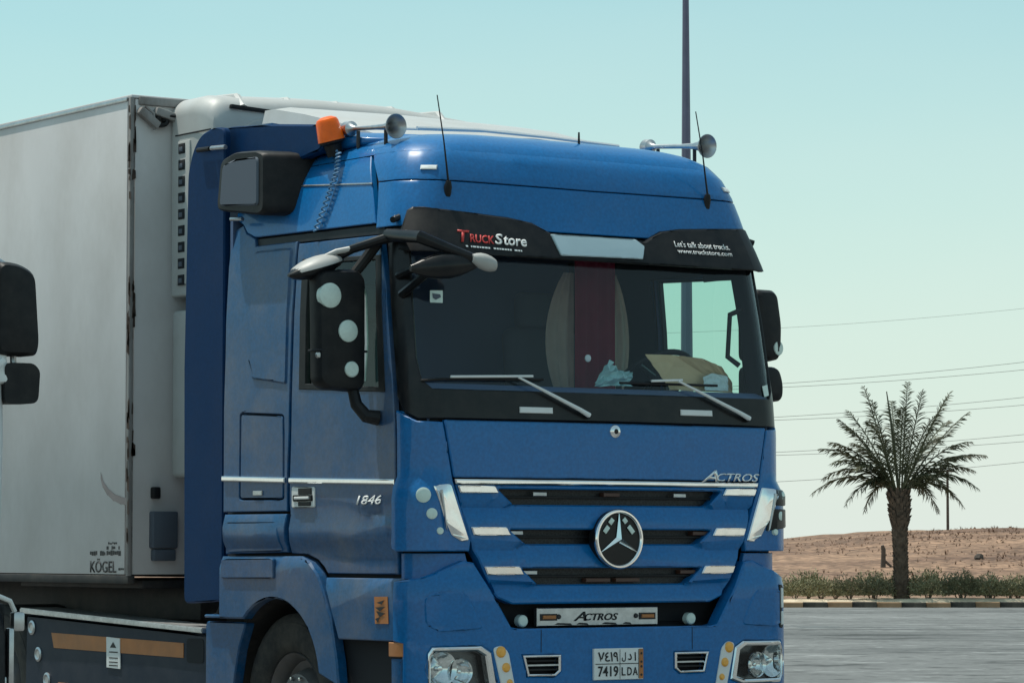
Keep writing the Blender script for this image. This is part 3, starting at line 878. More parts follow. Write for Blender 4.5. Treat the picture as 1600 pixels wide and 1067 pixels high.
# ---- name lettering on the bonnet edge
text_obj("lettering", "A", .145, M['chrome'], skin_text(.600, 1.724, .018), bonnet, shear=.35, bold=.012, width=.125, height=.068)
text_obj("lettering", "CTROS", .1, M['chrome'], skin_text(.712, 1.730, .018), bonnet, shear=.3, bold=.016, width=.315, height=.046)

# ---- corner panels with indicator lens and reflector dots
def corner_off(u, z):
    a = abs(u)
    k = max(0, min(1, (1.71 - z) / .04)) * max(0, min(1, (a - .95) / .25))
    return .012 + .038 * k
for sg in (-1, 1):
    def S(p): return [(sg * u, z) for u, z in p]
    cp = panel("corner_panel", S([(2.0, 2.085), (1.80, 2.060), (1.55, 2.028), (1.075, 2.022), (.962, 1.717), (.857, 1.400), (.865, 1.345), (1.9, 1.345), (2.0, 1.36)]), BL, truck, off=corner_off, bev=.006, depth=.04, step=.06)
    ln = panel("indicator_lens", S([(1.27, 1.690), (.975, 1.700), (.868, 1.402), (.912, 1.397), (.97, 1.430), (1.08, 1.52)]), M['chrome'] if sg < 0 else M['chrome'], cp, off=lambda u, z: corner_off(u, z) + .010, bev=.006, depth=.02, r=.012)
    panel("lens_shade", S([(1.17, 1.665), (1.13, 1.668), (1.02, 1.455), (1.05, 1.47)]), M['chrome_dull'], ln, off=lambda u, z: corner_off(u, z) + .018, bev=.003, depth=.012)
    for (u, z, rr) in ((1.417, 1.639, .040), (1.291, 1.542, .029), (1.16, 1.452, .019)):
        c = skin(sg * u, z, corner_off(sg * u, z)); c2 = skin(sg * u, z, corner_off(sg * u, z) + .1)
        lathe("reflector", [(0, .010), (rr * .8, .010), (rr, .006), (rr, -.01)], c, c2 - c, M['dot'], cp, 20)
    if sg > 0:   # dark smoked side repeater, as on the far corner
        panel("side_repeater", S([(1.20, 1.69), (1.75, 1.69), (1.75, 1.60), (1.10, 1.60)]), M['black_gloss'], cp, off=lambda u, z: corner_off(u, z) + .012, bev=.005, depth=.02)
        panel("side_repeater", S([(1.08, 1.58), (1.70, 1.58), (1.60, 1.48), (1.0, 1.46)]), M['black_gloss'], cp, off=lambda u, z: corner_off(u, z) + .012, bev=.005, depth=.02)
    # recessed strip under the corner panel
    panel("lower_corner_panel", S([(2.0, 1.335), (.875, 1.335), (.83, 1.18), (2.0, 1.18)]), BL, truck, off=-.015, bev=.003, depth=.03)

# ---- windscreen, its black frame and the visor
wso = [(-1.97, 3.06), (-1.955, 2.6), (-1.955, 2.16), (-1.80, 2.082), (-1.53, 2.040), (-1.10, 2.042), (0, 2.044), (1.10, 2.042), (1.53, 2.040), (1.80, 2.082), (1.955, 2.16), (1.955, 2.6), (1.97, 3.06)]
hole = [(-1.55, 3.0), (-1.53, 2.66), (-1.52, 2.36), (-1.44, 2.245), (-1.26, 2.198), (0, 2.194), (1.26, 2.198), (1.44, 2.245), (1.52, 2.36), (1.53, 2.66), (1.55, 3.0)]
wf = panel("windscreen_frame", wso, M['black_gloss'], truck, holes=[hole], off=.008, bev=.004, depth=.03)
panel("windscreen", [(-1.60, 3.02), (-1.58, 2.66), (-1.57, 2.34), (-1.47, 2.225), (-1.28, 2.18), (0, 2.176), (1.28, 2.18), (1.47, 2.225), (1.57, 2.34), (1.58, 2.66), (1.60, 3.02)], M['windscreen'], truck, off=-.004, bev=0, depth=0)
for (u0, u1, z0, z1) in ((-.576, -.380, 2.080, 2.112), (.436, .647, 2.090, 2.122)):
    st_ = panel("washer_plate", [(u0, z1), (u1, z1), (u1, z0), (u0, z0)], M['white'], wf, off=.018, bev=.003, depth=.015)
# inspection stickers inside the glass
stk = panel("windscreen_sticker", [(-1.235, 2.720), (-1.01, 2.722), (-1.01, 2.655), (-1.235, 2.655)], M['dot'], wf, off=.004, bev=0, depth=.004)
panel("sticker_print", [(-1.20, 2.705), (-1.06, 2.700), (-1.05, 2.685), (-1.14, 2.670), (-1.19, 2.68)], M['interior_mid'], wf, off=.0065, bev=0, depth=0)
panel("windscreen_sticker", [(1.12, 2.27), (1.30, 2.28), (1.30, 2.22), (1.14, 2.21)], M['dot'], wf, off=.004, bev=0, depth=.004)

def visor_off(u, z):
    return .022 + .045 * max(0, min(1, (3.16 - z) / .23))
vis_half = [(.30, 3.045), (.36, 3.075), (.45, 3.115), (.60, 3.137), (.80, 3.150), (1.10, 3.163), (1.35, 3.172), (1.52, 3.172), (1.60, 3.155), (1.66, 3.05), (1.68, 2.938), (1.55, 2.928), (.9, 2.922), (.30, 2.918)]
vis = [(-u, z) for u, z in vis_half] + [(u, z) for u, z in reversed(vis_half)]
visor = panel("sun_visor", vis, M['black'], truck, off=visor_off, bev=.010, depth=.035, step=.08)
lb = panel("light_box", [(-.345, 3.056), (.235, 3.056), (.285, 3.02), (.250, 2.945), (-.300, 2.938)], M['mirror_bar'], visor, off=lambda u, z: visor_off(u, z) + .014, bev=.006, depth=.03, r=.008)
for sg in (-1, 1):     # end brackets that carry the visor
    tube("visor_bracket", [skin(sg * 1.75, 3.12, .0), skin(sg * 1.75, 3.10, .06)], .018, M['black'], visor, 8)
def visor_map(x, z, slope):
    def f(a, b, o):
        zz = z + b + slope * a
        u = (x + a) / (tab(WT, zz) - tab(RT, zz))
        return skin(u, zz, visor_off(u, zz) + .006 + o)
    return f
text_obj("lettering", "T", .1, M['red'], visor_map(-.935, 2.985, -.03), visor, shear=.25, bold=.02, width=.075, height=.066)
text_obj("lettering", "RUCK", .1, M['red'], visor_map(-.868, 2.985, -.03), visor, shear=.25, bold=.02, width=.155, height=.046)
text_obj("lettering", "S", .1, M['print_white'], visor_map(-.712, 2.981, -.03), visor, shear=.25, bold=.02, width=.055, height=.060)
text_obj("lettering", "tore", .1, M['print_white'], visor_map(-.655, 2.979, -.03), visor, shear=.25, bold=.02, width=.145, height=.052)
bm = bmesh.new()                      # strap line under it, too fine to read
fm_ = visor_map(-.90, 2.958, -.03); x_ = 0.0; rr_ = random.Random(9)
while x_ < .35:
    wdt = rr_.uniform(.008, .020)
    if rr_.random() < .86:
        q = [fm_(x_, 0, 0), fm_(x_ + wdt, 0, 0), fm_(x_ + wdt, .009, 0), fm_(x_, .009, 0)]
        bm.faces.new([bm.verts.new(p) for p in q])
    x_ += wdt + .004
from_bm("strap_line", bm, M['print_white'], visor, smooth=False)["kind"] = "stuff"
text_obj("lettering", "Let's talk about trucks.", .1, M['print_white'], visor_map(.505, 3.030, .006), visor, bold=.006, width=.405, height=.034)
text_obj("lettering", "www.truckstore.com", .1, M['print_white'], visor_map(.515, 2.994, .006), visor, bold=.006, width=.400, height=.026)

# ---- upper front: painted dome above the visor, two pieces with a seam
seamz = lambda u: 3.325 - .012 * (1 - min(1, abs(u) / 1.6)) 
lowf = [(-2.05, 3.325), (-1.5, 3.32), (0, 3.313), (1.5, 3.32), (2.05, 3.325), (2.06, 3.072), (-2.06, 3.072)]
upf = [(-2.05, 3.331), (-1.5, 3.326), (0, 3.319), (1.5, 3.326), (2.05, 3.331), (2.10, 3.50), (-2.10, 3.50)]
lf = panel("upper_front_panel", lowf, BL, truck, off=.012, bev=.004, depth=.03, step=.06)
uf = panel("roof_front_panel", upf, BL, truck, off=.012, bev=.004, depth=.03, step=.05)
for sg in (-1, 1):
    mk = panel("marker_lamp", [(sg * 1.46, 3.405), (sg * 1.25, 3.405), (sg * 1.25, 3.380), (sg * 1.46, 3.380)], M['white'], uf, off=.024, bev=.004, depth=.02)

# roof cap, as rings drawing in
ringz = [3.494, 3.53, 3.56, 3.585, 3.605, 3.620, 3.630, 3.6345]
bm = bmesh.new(); RR = []
uu = [i * .1 for i in range(-31, 32)]
for z in ringz: RR.append([bm.verts.new(skin(u, z, .012)) for u in uu])
for a, b in zip(RR, RR[1:]):
    for k in range(len(uu) - 1): bm.faces.new((a[k], a[k + 1], b[k + 1], b[k]))
L = RR[-1]; nn = len(L)
for k in range(nn // 2):
    if k + 1 <= nn - 2 - k:
        if k + 1 == nn - 2 - k: bm.faces.new((L[k], L[k + 1], L[nn - 1 - k]))
        else: bm.faces.new((L[k], L[k + 1], L[nn - 2 - k], L[nn - 1 - k]))
bmesh.ops.recalc_face_normals(bm, faces=bm.faces)
roof = from_bm("roof", bm, BL, truck, angle=60)

# roof air deflector behind the horns
layers = []
for (y, hw, z0, z1, rr) in ((.72, .70, 3.60, 3.638, .02), (.95, 1.00, 3.58, 3.655, .05), (1.3, 1.08, 3.56, 3.70, .06), (1.7, 1.10, 3.54, 3.735, .06), (2.1, 1.11, 3.5, 3.765, .06), (2.36, 1.11, 3.5, 3.77, .06)):
    P = roundpoly([(-hw, z0), (-hw, z1 - .035), (-hw * .8, z1), (0, z1 + .02), (hw * .8, z1), (hw, z1 - .035), (hw, z0)], rr, 4)
    layers.append([(x, y, z) for x, z in P])
loft("roof_deflector", layers, BL, truck, angle=45)

# ---- doors and side panels, both sides
for sg in (-1, 1):
    def S(p): return [(sg * u, z) for u, z in p]
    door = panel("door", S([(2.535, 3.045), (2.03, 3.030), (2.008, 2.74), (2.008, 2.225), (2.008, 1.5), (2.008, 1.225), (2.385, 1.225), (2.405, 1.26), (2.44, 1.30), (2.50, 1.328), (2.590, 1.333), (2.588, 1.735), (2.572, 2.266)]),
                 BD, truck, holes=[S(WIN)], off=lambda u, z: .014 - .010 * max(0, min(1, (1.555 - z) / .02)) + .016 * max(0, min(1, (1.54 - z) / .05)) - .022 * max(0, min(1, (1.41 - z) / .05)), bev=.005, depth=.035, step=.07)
    panel("window_gasket", S([(2.505, 2.955), (2.026, 2.923), (2.048, 2.185), (2.53, 2.232)]), M['black'], door,
          holes=[S([(2.465, 2.925), (2.060, 2.90), (2.082, 2.215), (2.49, 2.262)])], off=.018, bev=.004, depth=.03)
    panel("window_glass", S([(2.489, 2.942), (2.038, 2.91), (2.06, 2.20), (2.515, 2.245)]), M['side_glass'], door, off=-.004, bev=0, depth=0)
    panel("chrome_strip", S([(2.585, 1.748), (2.005, 1.722), (2.005, 1.696), (2.585, 1.720)]), M['chrome'], door, off=.028, bev=.006, depth=.025)
    # handle: bright recess plate with dark pull
    hp = panel("handle_plate", S([(2.572, 1.700), (2.440, 1.694), (2.440, 1.583), (2.572, 1.583)]), M['white'], door, off=.020, bev=.004, depth=.02, r=.014)
    panel("handle_pull", S([(2.530, 1.690), (2.455, 1.690), (2.455, 1.655), (2.530, 1.655)]), M['black'], door, off=.026, bev=.003, depth=.02)
    panel("handle_pull", S([(2.560, 1.652), (2.450, 1.652), (2.450, 1.618), (2.560, 1.618)]), M['black'], door, off=.028, bev=.004, depth=.02, r=.008)
    panel("handle_grip", S([(2.545, 1.643), (2.462, 1.643), (2.462, 1.628), (2.545, 1.628)]), M['white'], door, off=.036, bev=.003, depth=.01)
    panel("handle_pull", S([(2.530, 1.614), (2.460, 1.614), (2.460, 1.592), (2.530, 1.592)]), M['black'], door, off=.026, bev=.003, depth=.02)
    def num_map(a, b, o, sg=sg): return skin(sg * (2.212 - a / 1.72) if sg < 0 else sg * (2.06 + a / 1.72), 1.592 + b, .017 + o)
    text_obj("model_number", "1846", .1, M['print_white'], num_map, door, shear=.3, bold=.012, width=.235, height=.050)
    # rear side wall with pressed panel and storage flap
    rp_o = [(2.93, 3.20), (2.90, 3.150), (2.835, 3.110), (2.825, 3.066), (2.548, 3.060), (2.585, 2.267), (2.603, 1.735), (2.603, 1.565), (2.985, 1.565), (2.985, 2.44), (2.995, 3.10), (2.975, 3.18)]
    prs = S([(2.825, 3.035), (2.572, 3.030), (2.600, 2.262), (2.815, 2.310), (2.835, 2.45)])
    flp = S([(2.884, 2.125), (2.622, 2.10), (2.622, 1.628), (2.888, 1.632)])
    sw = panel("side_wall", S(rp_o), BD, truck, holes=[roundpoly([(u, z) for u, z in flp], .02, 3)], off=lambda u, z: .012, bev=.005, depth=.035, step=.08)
    panel("storage_flap", [(sg * u, z) for u, z in [(2.878, 2.117), (2.628, 2.092), (2.628, 1.636), (2.882, 1.640)]], BD, sw, off=.012, bev=.005, depth=.03, r=.025)
    panel("flap_latch", S([(2.80, 1.682), (2.745, 1.682), (2.745, 1.655), (2.80, 1.655)]), M['chrome_dull'], sw, off=.020, bev=.003, depth=.015)
    panel("pressed_panel", prs, BD, sw, off=.022, bev=.014, depth=.02, r=.03)
    panel("chrome_strip", S([(2.985, 1.770), (2.608, 1.750), (2.608, 1.722), (2.985, 1.742)]), M['chrome'], sw, off=.028, bev=.006, depth=.025)
    # upper side
    us_ = panel("upper_side_panel", S([(2.99, 3.49), (2.115, 3.49), (2.065, 3.100), (2.835, 3.118), (2.895, 3.150), (2.93, 3.20), (2.99, 3.24)]), BD if False else BL, truck, off=.012, bev=.005, depth=.035, step=.06)
    panel("bright_strip", S([(2.56, 3.384), (2.09, 3.331), (2.09, 3.321), (2.56, 3.374)]), M['chrome_dull'], us_, off=.018, bev=.003, depth=.01)
    # drip channel over the door, shade under the eave painted black
    panel("drip_channel", S([(2.832, 3.108), (2.02, 3.090), (2.02, 3.036), (2.824, 3.066)]), M['black'], truck, off=-.004, bev=.002, depth=.02)
    # lower steps
    b1 = panel("lower_locker", S([(2.975, 1.552), (2.604, 1.550), (2.604, 1.338), (2.975, 1.328)]), BD, truck, off=lambda u, z: .014 + .016 * max(0, min(1, (1.54 - z) / .05)) - .024 * max(0, min(1, (1.41 - z) / .05)), bev=.006, depth=.035, step=.04)
    panel("locker_lid", S([(2.957, 1.508), (2.650, 1.506), (2.632, 1.385), (2.630, 1.345), (2.957, 1.336)]), BD, b1, off=lambda u, z: .026 + .010 * max(0, min(1, (1.50 - z) / .05)) - .024 * max(0, min(1, (1.41 - z) / .05)), bev=.006, depth=.02, step=.04, r=.012)
    # wing over the front wheel
    arch = []
    for k in range(17):
        a = radians(8 + 124 * k / 16)
        arch.append((1.425 - .485 * cos(a), .62 + .465 * sin(a)))     # (y, z)
    def y2u(y): 
        y0 = .16 + .05 * .76
        return 2 + (y - y0) / (BACK - y0)
    arch_uz = [(y2u(y), z) for y, z in arch]
    wing = [(2.985, 1.315), (2.52, 1.318), (2.455, 1.285), (2.41, 1.225), (2.375, 1.13), (2.335, .99), (2.300, .75), (2.290, .62)] + arch_uz + [(2.985, .965), (2.985, 1.1)]
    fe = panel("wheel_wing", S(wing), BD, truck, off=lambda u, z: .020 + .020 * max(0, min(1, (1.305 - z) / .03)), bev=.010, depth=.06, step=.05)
    panel("wing_lid", S([(2.962, 1.300), (2.650, 1.306), (2.648, 1.195), (2.962, 1.190)]), BD, fe, off=.052, bev=.006, depth=.02, r=.015)
    # step side between wing and bumper
    ss = panel("step_side", S([(2.375, 1.203), (2.0, 1.203), (1.78, 1.203), (1.78, .875), (2.29, .875), (2.33, 1.03)]), BD, truck, off=lambda u, z: .020 + .022 * max(0, min(1, (1.200 - z) / .03)), bev=.006, depth=.05)
    wm = panel("warning_sticker", S([(2.092, 1.106), (2.022, 1.108), (2.018, .966), (2.088, .964)]), M['orange_dull'], ss, off=.046, bev=0, depth=.003)
    for q in ([(2.078, 1.075), (2.035, 1.09), (2.05, 1.065)], [(2.085, 1.05), (2.03, 1.055), (2.06, 1.03)], [(2.03, 1.02), (2.08, 1.03), (2.06, 1.0)], [(2.085, .99), (2.06, 1.0), (2.07, .97)]):
        panel("warning_mark", S(q), M['print_black'], ss, off=.049, bev=0, depth=0)
    panel("side_lamp", S([(2.02, .870), (1.72, .870), (1.72, .795), (2.02, .795)]), M['orange_dull'], ss, off=.044, bev=.004, depth=.03)
    panel("step_recess", S([(2.295, .868), (2.03, .868), (2.03, .50), (2.285, .50)]), M['metal_dark'], ss, off=-.05, bev=0, depth=.02)
    panel("step_front", S([(2.01, .785), (1.79, .785), (1.79, .45), (2.01, .45)]), BD, ss, off=.040, bev=.006, depth=.05)
    box("step_tread", skin(sg * 2.16, .60, -.02), (.14, .42, .03), M['tread'], ss)

# ---- bumper with openings for head lamps and vents
hl = [(1.335, .812), (1.27, .845), (.81, .848), (.755, .815), (.722, .640), (.80, .612), (1.25, .615), (1.325, .650)]
ora = [(.748, .838), (.700, .852), (.660, .815), (.615, .60), (.690, .60)]
ven = [(.575, .795), (.352, .795), (.352, .708), (.385, .682), (.545, .684)]
bo = [(2.0, 1.185), (1.5, 1.205), (1.2, 1.235), (.90, 1.295), (.845, 1.285), (.785, 1.185), (.70, 1.045), (.640, .945), (.60, .936)]
bumper_outline = [(-u, z) for u, z in bo] + [(u, z) for u, z in reversed(bo)] + [(2.0, .875), (1.775, .86), (1.775, .40), (1.2, .36), (-1.2, .36), (-1.775, .40), (-1.775, .86), (-2.0, .875)]
holes = []
for sg in (-1, 1):
    for h in (hl, ven): holes.append([(sg * u, z) for u, z in h])
def bump_off(u, z):
    return .046 - .022 * max(0, min(1, (z - 1.15) / .10)) - .02 * max(0, min(1, (.62 - z) / .2))
bump = panel("bumper", bumper_outline, BL, truck, holes=holes, off=bump_off, bev=.009, depth=.09, step=.06)
for sg in (-1, 1):
    def S(p): return [(sg * u, z) for u, z in p]
    panel("bumper_seam", S([(.470, .93), (.4665, .93), (.4665, .81), (.470, .81)]), M['gap'], bump, off=.0475, bev=0, depth=.004)
    panel("pressed_panel", S([(1.41, 1.100), (1.27, 1.135), (.90, 1.140), (.79, .935), (1.21, .925), (1.39, .965)]), BL, bump, off=.052, bev=.010, depth=.02, r=.05)
    # head lamp: bezel, reflector bowl, two round lamps, clear lens
    inn = [(1.295, .795), (1.245, .822), (.835, .824), (.790, .797), (.765, .655), (.82, .636), (1.23, .638), (1.29, .665)]
    bz = panel("headlamp_bezel", S(hl), M['chrome'], bump, holes=[S(inn)], off=.052, bev=.008, depth=.05)
    panel("headlamp_bowl", S(hl), M['lamp_dark'], bz, off=-.03, bev=0, depth=.02)
    for (u, z, r1) in ((1.10, .735, .085), (.915, .715, .066)):
        c = skin(sg * u, z, -.02)
        lathe("headlamp_reflector", [(r1, .045), (r1 * 1.08, .05), (r1 * 1.1, .04), (r1 * .96, .03), (r1 * .7, .005), (r1 * .35, -.005), (r1 * .3, .02), (r1 * .15, .035), (0, .037)], c, (sg * .12, -1, 0), M['chrome'], bz, 28)
    panel("headlamp_lens", S(inn), M['lens'], bz, off=.040, bev=0, depth=0)
    ind = panel("indicator", S([(u, z) for u, z in ora]), M['white'], bump, off=.056, bev=.005, depth=.02, r=.02)
    for (u, z, r1) in ((.706, .817, .030), (.676, .735, .025), (.655, .655, .018)):
        c = skin(sg * u, z, .056)
        lathe("indicator_lamp", [(0, .012), (r1 * .7, .011), (r1, .004), (r1, -.01)], c, (0, -1, 0), M['amber'], ind, 18)
    vt_in = [(.560, .783), (.367, .783), (.367, .714), (.392, .694), (.536, .696)]
    vb = panel("vent_frame", S(ven), M['chrome'], bump, holes=[S(vt_in)], off=.054, bev=.004, depth=.03)
    panel("vent_back", S(ven), M['gap'], vb, off=-.01, bev=0, depth=.01)
    for zc in (.765, .742, .718): panel("vent_slat", S([(.56, zc + .005), (.367, zc + .005), (.367, zc - .005), (.56, zc - .005)]), M['chrome_dull'] if zc == .742 else M['black'], vb, off=.036, bev=.001, depth=.02)
    # small clearance strips at the bumper ends
    if sg > 0:
        cs_ = panel("clearance_surround", S([(1.24, 1.16), (1.37, 1.155), (1.37, .915), (1.24, .92)]), M['black'], bump, off=.052, bev=.004, depth=.02, r=.01)
        panel("clearance_lens", S([(1.275, 1.14), (1.345, 1.137), (1.345, 1.03), (1.275, 1.03)]), M['white'], bump, off=.060, bev=.004, depth=.02)
        panel("clearance_lens", S([(1.275, 1.01), (1.345, 1.01), (1.345, .935), (1.275, .935)]), M['white'], bump, off=.060, bev=.004, depth=.02)
    rl = lathe("fog_lamp", [(0, .012), (.026, .010), (.032, .004), (.034, -.03)], skin(sg * .525, .975, -.04), (0, -1, 0), M['dot'], truck, 20)
# registration plate
pm = plane_map(skin(-.150, .660, .056), (1, 0, 0), (0, 0, 1), (0, -1, 0))
plate = panel("number_plate", [(-.012, -.004), (.318, -.004), (.318, .164), (-.012, .164)], M['white'], bump, uz=False, off=.006, bev=.003, depth=.02, mapf=pm)
def pmo(x, z):
    f = plane_map(Vector(pm(x, z, .008)), (1, 0, 0), (0, 0, 1), (0, -1, 0)); return f
PB = M['print_black']
text_obj("plate_text", "\u0667\u0664\u0661\u0669", .08, PB, pmo(.012, .094), plate, bold=.012, width=.135, height=.052)
text_obj("plate_text", "7419", .08, PB, pmo(.012, .014), plate, bold=.014, width=.135, height=.056)
text_obj("plate_text", "\u0644", .08, PB, pmo(.172, .092), plate, bold=.010, width=.026, height=.050)
text_obj("plate_text", "\u062f", .08, PB, pmo(.212, .100), plate, bold=.010, width=.026, height=.034)
text_obj("plate_text", "\u0627", .08, PB, pmo(.258, .096), plate, bold=.010, width=.008, height=.046)
text_obj("plate_text", "L", .08, PB, pmo(.170, .018), plate, bold=.010, width=.026, height=.044)
text_obj("plate_text", "D", .08, PB, pmo(.208, .018), plate, bold=.010, width=.030, height=.044)
text_obj("plate_text", "A", .08, PB, pmo(.246, .018), plate, bold=.010, width=.032, height=.044)
for (x0, x1, z0, z1) in ((-.006, .284, .0795, .0835), (.157, .160, .002, .158), (.283, .286, .002, .158)):
    panel("plate_line", [(x0, z0), (x1, z0), (x1, z1), (x0, z1)], PB, plate, uz=False, off=.009, bev=0, depth=0, mapf=pm)
panel("plate_band", [(.288, .0), (.316, .0), (.316, .160), (.288, .160)], M['orange_dull'], plate, uz=False, off=.0085, bev=0, depth=0, mapf=pm)
for zz in (.135, .09, .065, .02):
    lathe("plate_mark", [(0, .001), (.007, .001)], pm(.302, zz, .0095), (0, -1, 0), PB, plate, 10)

# name plate in the dark opening between grille and bumper
am = plane_map(skin(-.372, .945, -.045), (1, 0, 0), (0, 0, 1), (0, -1, 0))
np_ = panel("name_plate", [(-.07, 0), (.742, 0), (.742, .098), (-.07, .098)], M['chrome_dull'], truck, uz=False, off=.0, bev=.004, depth=.03, mapf=am)
def amo(x, z): return plane_map(Vector(am(x, z, .002)), (1, 0, 0), (0, 0, 1), (0, -1, 0))
text_obj("lettering", "A", .1, PB, amo(.170, .026), np_, shear=.35, bold=.012, width=.085, height=.050)
text_obj("lettering", "CTROS", .1, PB, amo(.243, .028), np_, shear=.3, bold=.016, width=.225, height=.038)
for x0 in (-.05, .612):
    panel("lamp_surround", [(x0, .030), (x0 + .11, .030), (x0 + .11, .066), (x0, .066)], PB, np_, uz=False, off=.006, bev=.002, depth=.008, mapf=am)
    panel("clearance_lamp", [(x0 + .012, .038), (x0 + .098, .038), (x0 + .098, .058), (x0 + .012, .058)], M['orange_dull'], np_, uz=False, off=.012, bev=.003, depth=.008, mapf=am)
for x0, x1 in ((.045, .16), (.19, .27), (.36, .46), (.50, .56)):
    panel("peeling_mark", [(x0, .008), (x1, .004), (x1 - .01, .014), (x0 + .02, .017)], PB, np_, uz=False, off=.003, bev=0, depth=0, mapf=am)
for x0 in (.072, .590):
    lathe("screw", [(0, .008), (.012, .006), (.014, 0)], am(x0, .05, .001), (0, -1, 0), PB, np_, 12)

# ---- wipers
for (tip, piv, bl0, bl1) in (((-.601, 2.268), (-.171, 2.075), (-1.45, 2.240), (-.43, 2.262)), ((.412, 2.276), (.886, 2.083), (.05, 2.258), (.70, 2.262))):
    P0, P1 = skin(*piv, .035), skin(*tip, .050)
    w = tube("wiper_arm", [P0, P0.lerp(P1, .15) + Vector((0, -.012, 0)), P0.lerp(P1, .6) + Vector((0, -.008, 0)), P1], [.015, .012, .009, .006], M['white'], truck, 8)
    lathe("wiper_pivot", [(0, .03), (.015, .028), (.020, .0)], skin(*piv, .012), (0, -1, 0), M['black'], w, 14)
    bpts = [skin(bl0[0] + (bl1[0] - bl0[0]) * k / 10, bl0[1] + (bl1[1] - bl0[1]) * k / 10, .014) for k in range(11)]
    tube("wiper_blade", bpts, .008, M['black'], w, 6)
    h0 = [skin(tip[0] + (bl0[0] - tip[0]) * q, tip[1] + (bl0[1] - tip[1]) * q + .006, .026) for q in (-.12, 0, .2, .42, .45)]
    tube("blade_spine", h0, .0075, M['white'], w, 6)

# ---- air horns, beacon, aerials on the roof
for (x, y0, z0, y1, z1) in ((-1.02, .60, 3.645, 1.10, 3.680), (.97, .40, 3.652, .98, 3.705)):
    A, B = Vector((x, y0, z0)), Vector((x, y1, z1)); ax = (A - B).normalized(); Lh = (A - B).length
    h = lathe("air_horn", [(0, -.02), (.030, -.02), (.042, .0), (.042, .05), (.020, .07), (.013, .10), (.014, Lh * .6), (.018, Lh * .78), (.028, Lh * .88), (.048, Lh * .96), (.066, Lh),
                           (.069, Lh + .002), (.066, Lh + .004), (.046, Lh * .965), (.024, Lh * .90), (.012, Lh * .8), (0, Lh * .78)], B, ax, M['chrome_dull'], truck, 24)
    for q in (.12, Lh * .80):
        p = B + ax * q
        tube("horn_foot", [p - Vector((0, 0, .015)), p - Vector((0, 0, .11))], .011, M['metal_dark'], h, 8)
bb = Vector((-1.09, 1.12, 3.555)); ba = Vector((-.28, .02, 1)).normalized()
bc = lathe("beacon", [(0, .195), (.030, .193), (.056, .180), (.064, .165), (.075, .065), (.076, .058), (0, .058)], bb, ba, M['orange'], truck, 24)
lathe("beacon_base", [(0, .058), (.072, .058), (.070, .045), (.050, .035), (.042, -.03), (0, -.03)], bb, ba, M['black'], bc, 20)
M['lead'] = mat('blue_grey_cable', (0.08, 0.20, 0.34), .5)
# coiled lead hanging from the beacon down to the door gutter
pts = []
way = [Vector((-1.10, 1.02, 3.545)), Vector((-1.135, .985, 3.42)), Vector((-1.17, 1.02, 3.28)), Vector((-1.20, 1.10, 3.10))]
def along(t):
    t *= 3; i = min(2, int(t)); f = t - i
    return way[i].lerp(way[i + 1], f)
for k in range(241):
    t = k / 240; a = t * 2 * pi * 17; c = along(t)
    pts.append(c + Vector((-.022 - .010 * cos(a), .018 * sin(a), 0)))
tube("coiled_lead", pts, .0055, M['lead'], bc, 5)
for (u, z, top) in ((-1.047, 3.286, Vector((-1.045, .16, 3.765))), (.907, 3.321, Vector((.70, .16, 3.805)))):
    p = skin(u, z, .014)
    an = lathe("aerial_base", [(0, .035), (.014, .03), (.022, .0), (.022, -.05), (0, -.055)], p + Vector((0, -.005, 0)), (0, -.25, 1), M['black'], truck, 12)
    tube("aerial_rod", [p + Vector((0, -.01, .02)), p.lerp(top, .5) + Vector((0, -.015, 0)), top], [.006, .004, .003], M['black'], an, 6)
tube("stub_aerial", [(.10, .45, 3.59), (.10, .45, 3.675)], [.008, .005], M['black'], truck, 6)
bm = bmesh.new(); add_tube(bm, [(-.75, .80, 3.675), (-.3, .86, 3.70), (.2, .90, 3.70), (.75, .95, 3.69)], .010, 6); add_tube(bm, [(-.80, 1.0, 3.69), (0, 1.0, 3.725), (.8, 1.05, 3.70)], .008, 6)
from_bm("roof_air_line", bm, M['white'], truck)

# ---- air intake snorkel behind the door
for sg in (-1,):
    L1 = [(1.36, 3.235), (1.36, 3.560), (1.50, 3.585), (1.80, 3.600), (1.965, 3.565), (2.01, 3.285), (1.90, 3.265), (1.46, 3.215)]
    P = roundpoly(L1, .04, 3)
    cy = 1.6; cz = 3.41
    lay = []
    for (x, s) in ((-1.04, 1.0), (-1.12, 1.0), (-1.30, 1.0), (-1.325, .97), (-1.335, .93)):
        sh = .20 if x < -1.2 else 0.0          # the outer face is set back from the leading edge
        lay.append([(x, cy + (y - cy) * s + sh * .5 * max(0, (1.62 - y) / .26), cz + (z - cz) * s) for y, z in P])
    sn = loft("intake_snorkel", lay, M['black'], truck)
    ip = roundpoly([(1.52, 3.270), (1.52, 3.545), (1.79, 3.552), (1.915, 3.530), (1.945, 3.300)], .03, 3)
    sm_ = plane_map((-1.338, 0, 0), (0, 1, 0), (0, 0, 1), (-1, 0, 0))
    panel("intake_screen", ip, M['interior_mid'], sn, uz=False, off=.008, bev=.01, depth=.02, mapf=sm_)
    tube("snorkel_stay", [(-1.25, 1.97, 3.235), (-1.25, 1.84, 3.225)], .012, M['chrome_dull'], sn, 8)

